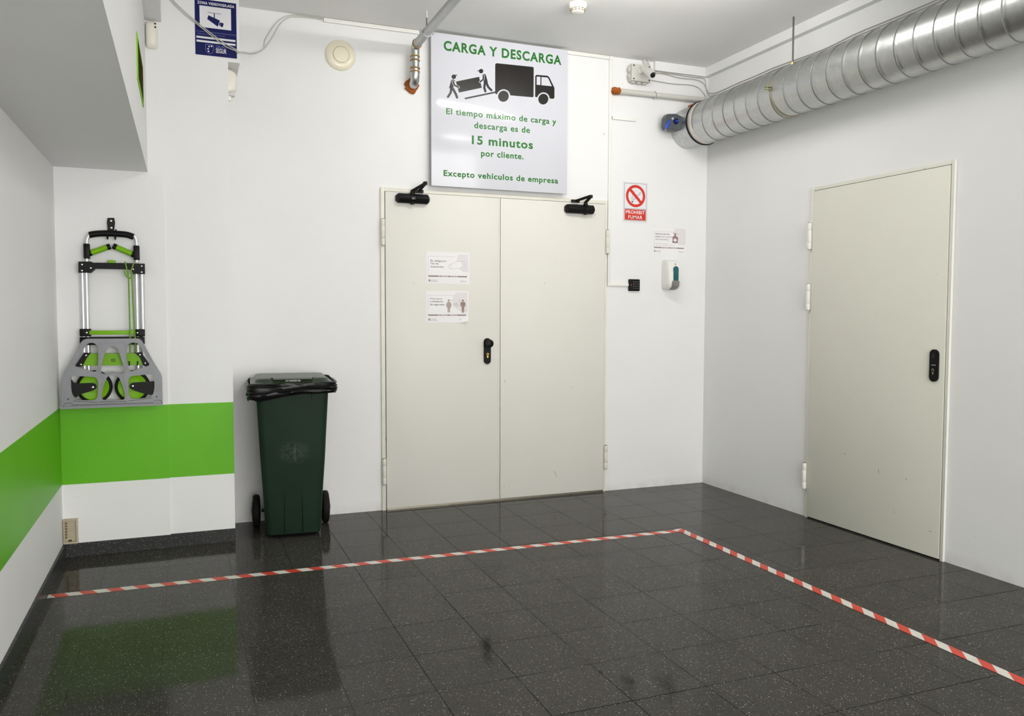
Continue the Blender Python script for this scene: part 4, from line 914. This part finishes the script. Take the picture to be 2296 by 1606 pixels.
# ------------------------------------------------------------------ floor marking tape
def tape_strip(name, label, p0, p1, wd, period, ph, lean, z0=0.0004):
    p0, p1 = Vector((*p0, 0)), Vector((*p1, 0)); L_ = (p1-p0).length; t_ = (p1-p0)/L_; n_ = Vector((-t_.y, t_.x, 0)); b = MB()
    half = period/2; k = -2; h0, h1 = z0, z0+0.0006
    def clip(s_): return max(0, min(L_, s_))
    while k*half+ph < L_+0.1:
        s0 = k*half+ph; s1 = s0+half
        a = [clip(s0+lean/2), clip(s1+lean/2), clip(s1-lean/2), clip(s0-lean/2)]
        if max(a)-min(a) > 1e-4:
            jit = [random.uniform(-0.0012, 0.0012) for _ in range(2)]
            q_ = [p0+t_*a[0]+n_*wd/2, p0+t_*a[1]+n_*wd/2, p0+t_*a[2]-n_*wd/2, p0+t_*a[3]-n_*wd/2]
            b.add([v+Vector((0, 0, h0)) for v in q_]+[v+Vector((0, 0, h1)) for v in q_], [(3, 2, 1, 0), (4, 5, 6, 7), (0, 1, 5, 4), (1, 2, 6, 5), (2, 3, 7, 6), (3, 0, 4, 7)], k % 2)
        k += 1
    return tag(b.build(name, ['tape_red', 'tape_white'], loc=(p0+p1)/2, smooth=0), label, 'floor tape', 'red and white floor tapes')
TA = [(-4.274,-1.073),(-0.941,-1.141)]; TB = [(-0.941,-1.108),(-0.951,-3.306)]
tape_strip('floor_tape', 'red and white striped tape across the floor from the left wall', TA[0], TA[1], 0.050, 0.115, 0.02, -0.028)
dv = Vector(TB[1])-Vector(TB[0]); tape_strip('floor_tape', 'red and white striped tape on the floor parallel to the right wall', tuple(Vector(TB[1])+dv*0.35), TB[0], 0.050, 0.126, 0.0, -0.065, 0.0012)

# ------------------------------------------------------------------ wheelie bin with liner
BO = Vector((-3.110, -0.462, 0)); BR = Matrix.Translation(BO) @ Matrix.Rotation(math.radians(-4), 4, 'Z')
t = thing('wheelie_bin', 'dark green wheelie bin with a black liner, standing between the pier and the double door', 'bin', BO)
def rsec(hw, y0, y1, r, z, n=5):
    return [(a, b_, z) for a, b_ in rrect(-hw, hw, y0, y1, r, n)]
b = MB(); rings = []
for z, hw, yf, yb_, r in ((0.012, 0.140, 0.018, 0.345, 0.03), (0.022, 0.152, 0.004, 0.36, 0.035), (0.05, 0.156, 0.0, 0.365, 0.035), (0.25, 0.166, -0.016, 0.385, 0.035), (0.44, 0.178, -0.036, 0.40, 0.035), (0.50, 0.181, -0.042, 0.403, 0.035), (0.56, 0.184, -0.044, 0.407, 0.035), (0.80, 0.196, -0.064, 0.425, 0.035), (0.838, 0.198, -0.066, 0.43, 0.035), (0.846, 0.226, -0.088, 0.435, 0.035), (0.886, 0.229, -0.090, 0.438, 0.035)):
    rings.append(rsec(hw, yf, yb_, r, z))
b.ring(rings)
for sgn in (-1, 1):   # shallow foot ribs on the front
    b.add([(sgn*0.052-0.003, 0.001, 0.03), (sgn*0.052+0.003, 0.001, 0.03), (sgn*0.046, -0.025, 0.30), (sgn*0.052, -0.008, 0.03)], [(0, 1, 3), (1, 2, 3), (2, 0, 3), (0, 2, 1)])
body = part(b.xform(BR), 'bin_body', 'bin', t, smooth=40)
b = MB()
for xx in (-0.105, 0.108): b.box(xx-0.003, xx+0.003, -0.074, -0.060, 0.80, 0.846)
part(b.xform(BR), 'rim_rib', 'bin', body)
b = MB(); rings = []
for z, hw, yf, yb_, r in ((0.8865, 0.226, -0.088, 0.434, 0.04), (0.890, 0.230, -0.092, 0.436, 0.045), (0.896, 0.228, -0.088, 0.436, 0.05), (0.900, 0.210, -0.062, 0.43, 0.05), (0.902, 0.205, -0.056, 0.428, 0.05), (0.917, 0.199, -0.044, 0.42, 0.05), (0.922, 0.192, -0.034, 0.41, 0.05), (0.924, 0.15, 0.02, 0.37, 0.05)):
    rings.append(rsec(hw, yf, yb_, r, z))
lid = part(b.ring(rings).xform(BR), 'bin_lid', 'bin_lid', t, smooth=40)
part(MB().prism([[(-0.105, -0.052), (0.108, -0.052), (0.118, -0.028), (0.118, 0.01), (-0.118, 0.01), (-0.118, -0.028)]], 0.918, 0.927, 'z').xform(BR), 'lid_grip', 'bin_lid', lid)
part(MB().box(-0.040, 0.044, -0.060, -0.046, 0.904, 0.915, bev=0.003).box(-0.024, -0.018, -0.0615, -0.059, 0.907, 0.912, 1).box(0.024, 0.030, -0.0615, -0.059, 0.907, 0.912, 1).xform(BR), 'latch_plate', ['grey_plastic', 'dark'], lid)
part(MB().tube([(-0.175, 0.300, 0.100), (0.175, 0.300, 0.100)], 0.010, 14).box(-0.150, 0.150, 0.27, 0.33, 0.085, 0.115).xform(BR), 'axle', 'axle', t)
for sgn in (-1, 1):
    b = MB().lathe([(0.03, 0), (0.070, 0.002), (0.086, 0.004), (0.096, 0.010), (0.0985, 0.020), (0.0985, 0.028), (0.096, 0.038), (0.086, 0.044), (0.070, 0.045), (0.03, 0.047)], (sgn*0.179, 0.300, 0.0995), (sgn, 0, 0), 48)
    wh = part(b.xform(BR), 'wheel', 'rubber', t, smooth=40)
    part(MB().lathe([(0.060, 0.0455), (0.058, 0.048), (0.030, 0.050), (0.012, 0.054)], (sgn*0.179, 0.300, 0.0995), (sgn, 0, 0), 32).xform(BR), 'hub', 'black', wh)
# black liner folded over the rim
random.seed(21)
b = MB(); n = 132; cols = []
def rim_pt(u, off):
    pts = rrect(-0.232-off, 0.232+off, -0.094-off, 0.442+off, 0.04+off, 7); P = [Vector(p) for p in pts]+[Vector(pts[0])]
    Ls = [(P[i+1]-P[i]).length for i in range(len(P)-1)]; T_ = sum(Ls)*u
    for i, l in enumerate(Ls):
        if T_ <= l: return P[i]+(P[i+1]-P[i])*(T_/l)
        T_ -= l
    return P[-1]
import mathutils.noise as mn
rows = ((0.896, 0.000), (0.899, 0.004), (0.894, 0.010), (0.888, 0.007), (0.883, 0.012), (0.876, 0.008), (0.871, 0.014), (0.866, 0.009), (0.862, 0.013), (0.857, 0.008), (0.852, 0.012), (0.846, 0.009), (0.841, 0.004))
rings = []
for ri, (z, off) in enumerate(rows):
    ring = []
    for i in range(n):
        u = i/n; p0 = rim_pt(u, 0); nz = mn.noise(Vector((p0.x*5, p0.y*5, ri*1.9)))*0.006+mn.noise(Vector((p0.x*11, p0.y*11+4, ri*2.7+p0.x*6)))*0.003
        corner = max(0, abs(p0.x)-0.19)*0.12
        p = rim_pt(u, off+max(-off+0.0015, nz)+(corner if ri in (2, 4, 6, 8) else corner*0.6))
        sag = 0.030*max(0, min(1, (0.06-p0.x)/0.24)) if p0.y < 0 else 0.012
        zz = z+mn.noise(Vector((p0.x*4, p0.y*4, ri*0.9)))*0.006-(sag*max(0, (ri-5)/7.0))+mn.noise(Vector((p0.x*14+ri, p0.y*14, 3.1)))*0.004-0.012*((p0.x+0.23)/0.46 < 0.0)
        zz -= 0.010*(0.5-(p0.x+0.232)/0.464) if ri < 3 else 0
        ring.append((p.x, p.y, zz))
    rings.append(ring)
b.ring(rings, cap0=False, cap1=False)
# hanging tail at the front-left under the rim
b.add([(-0.228, -0.098, 0.842), (0.05, -0.102, 0.846), (-0.05, -0.090, 0.824), (-0.175, -0.086, 0.800), (-0.205, -0.080, 0.803), (-0.222, -0.085, 0.822)], [(0, 1, 2, 3, 4, 5)])
b.add([(-0.2285, 0.10, 0.842), (-0.228, -0.098, 0.842), (-0.222, -0.085, 0.822), (-0.205, -0.080, 0.803), (-0.206, 0.05, 0.82)], [(0, 1, 2, 3, 4)])
lo = b.xform(BR).build('bin_liner', 'bag', loc=BO+Vector((0, 0.17, 0.85)), smooth=38)
tag(lo, 'black plastic bag folded over the rim of the green wheelie bin', 'bin bag')

# ------------------------------------------------------------------ folding hand truck hung on the alcove wall
YT = -0.448      # tube plane
t = thing('hand_truck', 'folded aluminium and lime green hand truck hanging on the alcove wall', 'hand truck', (-4.03, YA, 0.80))
tx = [-4.165,-4.145,-3.908,-3.881]
tz_top, tz_bot = [1.527,1.127]
for i, x in enumerate(tx):
    zt = tz_top if i in (0, 3) else tz_top
    part(MB().cyl((x, YT+(0.004 if i in (0, 3) else -0.004), tz_bot-0.20), (x, YT+(0.004 if i in (0, 3) else -0.004), zt), 0.0112, n=18), 'rail', 'alu', t)
K = lambda pts: pts
hl = [(-4.141,1.552),(-4.139,1.656),(-4.134,1.68),(-4.121,1.696),(-4.074,1.705),(-4.024,1.707),(-3.967,1.706),(-3.922,1.7),(-3.908,1.685),(-3.903,1.657),(-3.904,1.558)]
part(MB().tube(spline([(a, YT-0.004, c_) for a, c_ in hl], 5), 0.0095, 16), 'handle_bow', 'alu', t, smooth=60)
gp = [(-4.127,1.696),(-4.099,1.703),(-4.061,1.707),(-4.024,1.708),(-3.986,1.707),(-3.948,1.704),(-3.917,1.694)]
part(MB().tube(spline([(a, YT-0.004, c_-0.002) for a, c_ in gp], 5), 0.0165, 18), 'handle_grip', 'black', t, smooth=60)
def pblock(name, px, y0, y1, m_, parent, bev=0.003):
    (a, b_), (c0, d) = px; return part(MB().box(min(a, c0), max(a, c0), y0, y1, min(b_, d), max(b_, d), bev=bev), name, m_, parent)
sl = [pblock('slider', [(-4.154,1.648),(-4.126,1.571)], -0.472, -0.428, 'black', t), pblock('slider', [(-3.919,1.646),(-3.89,1.57)], -0.472, -0.428, 'black', t)]
for (g0_, g1_, g2_), s_ in (([(-4.127,-0.455,1.599),(-4.044,-0.455,1.633),(-4.029,-0.455,1.638)], sl[0]), ([(-3.919,-0.455,1.598),(-4.0,-0.455,1.634),(-4.016,-0.455,1.641)], sl[1])):
    sg_ = part(MB().cyl(g0_, g1_, 0.0145, n=18), 'side_grip', 'lime', s_)
    part(MB().cyl(g1_, g2_, 0.0155, n=18), 'side_grip_tip', 'black', s_)
    g0v, g1v = Vector(g0_), Vector(g1_); part(MB().cyl(g0v-(g1v-g0v)*0.10, g0v+(g1v-g0v)*0.10, 0.0152, n=18), 'side_grip_root', 'black', s_)
cbx = MB().prism([[(-4.178,1.554),(-4.122,1.556),(-4.11,1.55),(-3.927,1.552),(-3.916,1.551),(-3.866,1.551),(-3.866,1.497),(-3.924,1.496),(-3.937,1.52),(-4.101,1.52),(-4.123,1.498),(-4.18,1.497)]], -0.474, -0.424)
cross = part(cbx, 'upper_crossbar', 'black', t)
def bolts(px, y, parent, r_=0.0052):
    for a, c0 in px: part(MB().lathe([(r_, 0), (r_*0.9, 0.0022), (r_*0.4, 0.0032)], (a, y, c0), (0, -1, 0), 12), 'bolt', 'chrome', parent)
bolts([(-4.162,1.539),(-4.163,1.508),(-4.122,1.522),(-3.88,1.538),(-3.881,1.506),(-3.922,1.52)], -0.474, cross)
pblock('release_button', [(-4.043,1.566),(-4.006,1.55)], -0.462, -0.436, 'lime', t)
for px in ([(-4.181,1.206),(-4.13,1.167)], [(-3.922,1.203),(-3.872,1.165)]):
    j = pblock('lower_joint', px, -0.476, -0.426, 'black', t)
    bolts([((px[0][0]*0.35+px[1][0]*0.65) if px[0][0] < -4.05 else (px[0][0]*0.72+px[1][0]*0.28), (px[0][1]+px[1][1])/2)], -0.476, j)
pblock('green_strut', [(-4.135,1.197),(-3.917,1.176)], -0.482, -0.468, 'lime', t, 0.002)
pblock('hinge_crossbar', [(-4.181,1.163),(-3.874,1.122)], -0.484, -0.424, 'black', t)
gpl = MB().prism([[(-4.136,1.077),(-3.922,1.075),(-3.898,1.056),(-3.883,1.012),(-4.173,1.014),(-4.159,1.046)]], -0.468, -0.446)
gplate = part(gpl, 'wheel_carrier', 'lime', t)
lg = (-4.026,1.041)
part(MB().prism([stroke([(lg[0]+0.010*math.cos(a), lg[1]+0.0065*math.sin(a)) for a in [math.radians(30+k*30) for k in range(11)]], 0.0022, 4)], -0.4692, -0.468).prism([[(lg[0]-0.009, lg[1]-0.001), (lg[0]+0.009, lg[1]-0.001), (lg[0]+0.009, lg[1]+0.001), (lg[0]-0.009, lg[1]+0.001)]], -0.4692, -0.468).prism([[(lg[0]-0.012, lg[1]-0.0105), (lg[0]+0.012, lg[1]-0.0105), (lg[0]+0.012, lg[1]-0.0095), (lg[0]-0.012, lg[1]-0.0095)]], -0.4692, -0.468), 'printed_logo', 'dark', gplate, smooth=0)
for px, bl in (([(-4.164,1.082),(-4.132,1.081),(-4.149,1.057),(-4.173,1.011),(-4.184,1.008),(-4.207,1.012)], [(-4.154,1.068),(-4.179,1.021)]), ([(-3.924,1.08),(-3.891,1.08),(-3.853,1.014),(-3.861,1.005),(-3.883,1.008),(-3.898,1.053)], [(-3.898,1.067),(-3.873,1.022)])):
    br = part(MB().prism([px], -0.474, -0.440), 'end_bracket', 'black', t); bolts(bl, -0.474, br)
for (wc, arm, bl) in (([(-4.119,0.902)], [(-4.225,0.952),(-4.21,0.923),(-4.128,0.925),(-4.113,0.921),(-4.105,0.904),(-4.115,0.887),(-4.187,0.866),(-4.204,0.847),(-4.219,0.868),(-4.224,0.903)], [(-4.124,0.902)]), ([(-3.937,0.899)], [(-3.953,0.9),(-3.945,0.917),(-3.931,0.921),(-3.845,0.924),(-3.828,0.927),(-3.826,0.877),(-3.839,0.852),(-3.859,0.853),(-3.942,0.883)], [(-3.935,0.902)])):
    x, z = wc[0]
    wh = part(MB().lathe([(0.0705, 0), (0.082, 0.001), (0.086, 0.006), (0.086, 0.022), (0.082, 0.027), (0.0705, 0.028)], (x, -0.454, z), (0, -1, 0), 56, cap0=False, cap1=False), 'wheel', 'rubber', t, smooth=50)
    part(MB().lathe([(0.0707, 0.000), (0.0707, 0.027), (0.067, 0.0285), (0.063, 0.0262), (0.028, 0.0262), (0.026, 0.029), (0.010, 0.029)], (x, -0.454, z), (0, -1, 0), 48), 'rim', 'lime', wh)
    fk = part(MB().prism([soften(arm)], -0.491, -0.4835), 'wheel_fork', 'black', t); bolts(bl, -0.491, fk, 0.0062)
TP = -0.512
outer = [(-4.14,1.156),(-3.91,1.155),(-3.9,1.154),(-3.891,1.148),(-3.883,1.139),(-3.878,1.129),(-3.831,1.029),(-3.796,0.966),(-3.791,0.944),(-3.79,0.808),(-3.79,0.798),(-4.273,0.796),(-4.271,0.811),(-4.266,0.905),(-4.262,0.948),(-4.247,0.991),(-4.177,1.13),(-4.169,1.141),(-4.16,1.15),(-4.15,1.154)]
holes = [[(-4.143,1.129),(-4.128,1.135),(-4.111,1.133),(-4.097,1.119),(-4.091,1.1),(-4.097,1.009),(-4.104,0.986),(-4.117,0.984),(-4.199,1.013),(-4.202,1.022),(-4.158,1.109)],
 [(-3.958,1.115),(-3.945,1.13),(-3.927,1.134),(-3.909,1.131),(-3.894,1.117),(-3.85,1.021),(-3.853,1.01),(-3.938,0.982),(-3.95,0.987),(-3.955,1.006),(-3.964,1.098)],
 [(-4.043,1.112),(-4.028,1.117),(-4.01,1.111),(-3.999,1.096),(-3.97,0.993),(-3.973,0.979),(-3.986,0.969),(-4.006,0.978),(-4.028,0.982),(-4.05,0.979),(-4.069,0.97),(-4.082,0.979),(-4.085,0.993),(-4.059,1.091)],
 [(-4.058,0.952),(-4.043,0.962),(-4.028,0.964),(-4.011,0.96),(-3.996,0.949),(-3.973,0.873),(-3.972,0.843),(-3.98,0.832),(-4.073,0.834),(-4.082,0.844),(-4.081,0.877)],
 [(-4.222,0.958),(-4.214,0.965),(-4.117,0.958),(-4.103,0.949),(-4.097,0.927),(-4.1,0.858),(-4.108,0.842),(-4.12,0.835),(-4.195,0.84),(-4.212,0.851),(-4.222,0.89)],
 [(-3.954,0.942),(-3.946,0.953),(-3.933,0.958),(-3.849,0.965),(-3.836,0.962),(-3.83,0.95),(-3.828,0.897),(-3.836,0.857),(-3.849,0.841),(-3.931,0.835),(-3.946,0.842),(-3.955,0.864)]]
holes = [soften(h_) for h_ in holes]; outer = outer[:1]+[p for p in outer[1:]]
toe = part(MB().prism([outer]+holes, TP, TP+0.012), 'toe_plate', 'cast_alu', t)
b = MB()
for pts, w_ in (([(-4.089,1.133),(-4.093,1.122),(-4.09,0.993),(-4.071,0.945),(-4.084,0.888),(-4.095,0.841)], 0.0024), ([(-3.964,1.134),(-3.959,1.12),(-3.965,0.99),(-3.981,0.943),(-3.964,0.884),(-3.961,0.839)], 0.0024), ([(-4.086,1.135),(-3.964,1.135)], 0.0016), ([(-4.069,0.959),(-4.05,0.974),(-4.028,0.978),(-4.006,0.974),(-3.985,0.96)], 0.0016), ([(-3.894,1.135),(-3.832,1.029)], 0.0016)):
    b.prism([stroke(pts, w_, 4)], TP-0.003, TP)
part(b, 'ribs', 'cast_alu', toe)
b = MB()
for pts in ([(-4.26,0.812),(-4.253,0.823),(-4.225,0.826),(-4.215,0.814),(-3.836,0.813),(-3.83,0.825),(-3.8,0.825),(-3.794,0.809)], [(-4.214,0.836),(-4.103,0.824)], [(-4.093,0.826),(-3.964,0.824)], [(-3.953,0.826),(-3.841,0.838)]):
    b.prism([stroke(pts, 0.0026, 4)], TP-0.0008, TP)
for p in [(-4.237,0.846),(-3.819,0.843)]: b.prism([ell(p[0], p[1], 0.0045, n=14)], TP-0.0008, TP)
part(b, 'cast_grooves', 'cast_line', toe, smooth=0)
fl = [(-4.273,0.811),(-3.79,0.808),(-3.79,0.798),(-4.273,0.796)]
part(MB().prism([fl], TP-0.014, TP), 'toe_lip', 'cast_alu', toe)
# elastic cord
y_c = -0.482
cd1 = [(-3.959,1.559),(-3.954,1.534),(-3.949,1.506),(-3.944,1.465),(-3.943,1.324),(-3.943,1.166),(-3.945,1.078)]; cd2 = [(-3.918,1.555),(-3.924,1.531),(-3.931,1.507),(-3.928,1.465),(-3.925,1.325),(-3.921,1.205),(-3.915,1.078)]; cd3 = [(-3.964,1.513),(-3.959,1.492),(-3.949,1.477),(-3.938,1.473),(-3.93,1.482),(-3.926,1.503)]
b = MB()
for pth in (cd1, cd2, cd3): b.tube(spline([(a, y_c-0.004 if k < len(pth)-3 or pth is cd3 else -0.4865, c0) for k, (a, c0) in enumerate(pth)], 5), 0.0036, 8)
cord = part(b, 'elastic_cord', 'lime_cord', t, smooth=60)
for a, c0 in [(-3.95,1.022),(-3.91,1.022)]: part(MB().box(a-0.003, a+0.003, -0.478, -0.4685, c0-0.012, c0+0.012, bev=0.0015), 'cord_hook', 'black', cord)
# wall hook
hb = [(-4.04,1.789),(-4.01,1.79),(-4.006,1.767),(-4.011,1.725),(-4.041,1.723),(-4.044,1.765)]
t3 = thing('wall_hook', 'black wall hook holding the hand truck by its grip', 'hook', (hb[0][0]+0.012, YA, hb[3][1]))
pl_ = part(MB().prism([hb], YA-0.014, YA-0.0005), 'hook_plate', 'black_matt', t3)
bolts([(-4.025,1.774),(-4.024,1.738)], YA-0.014, pl_, 0.006)
for a in [-4.042,-4.005]:
    zt, zb = [1.729,1.683]
    part(MB().tube(spline([(a+0.003, YA-0.008, zt), (a, YT-0.024, zb+0.012), (a, YT-0.012, zb-0.004), (a, YT+0.012, zb-0.004), (a, YT+0.019, zb+0.016)], 5), 0.0035, 8), 'hook_prong', 'black_matt', t3)

# ------------------------------------------------------------------ fluorescent battens under the ceiling
for c_l, ang, lab in (((-1.50, -1.50), -17.2, 'fluorescent tube lamp under the ceiling nearest the back wall'), ((-1.475, -6.80), 0.0, 'fluorescent tube lamp under the ceiling nearest the loading door')):
    t = thing('tube_lamp', lab, 'lamp', (c_l[0], c_l[1], H), 'fluorescent tube lamps')
    LM = Matrix.Translation((c_l[0], c_l[1], 0)) @ Matrix.Rotation(math.radians(ang), 4, 'Z')
    part(MB().box(-0.74, 0.74, -0.035, 0.035, H-0.055, H-0.0005, bev=0.006).box(-0.74, -0.71, -0.022, 0.022, H-0.125, H-0.055).box(0.71, 0.74, -0.022, 0.022, H-0.125, H-0.055).xform(LM), 'lamp_body', 'white_metal', t)
    part(MB().cyl((-0.71, 0, H-0.105), (0.71, 0, H-0.105), 0.013, n=16).xform(LM), 'fluorescent_tube', 'tube', t)
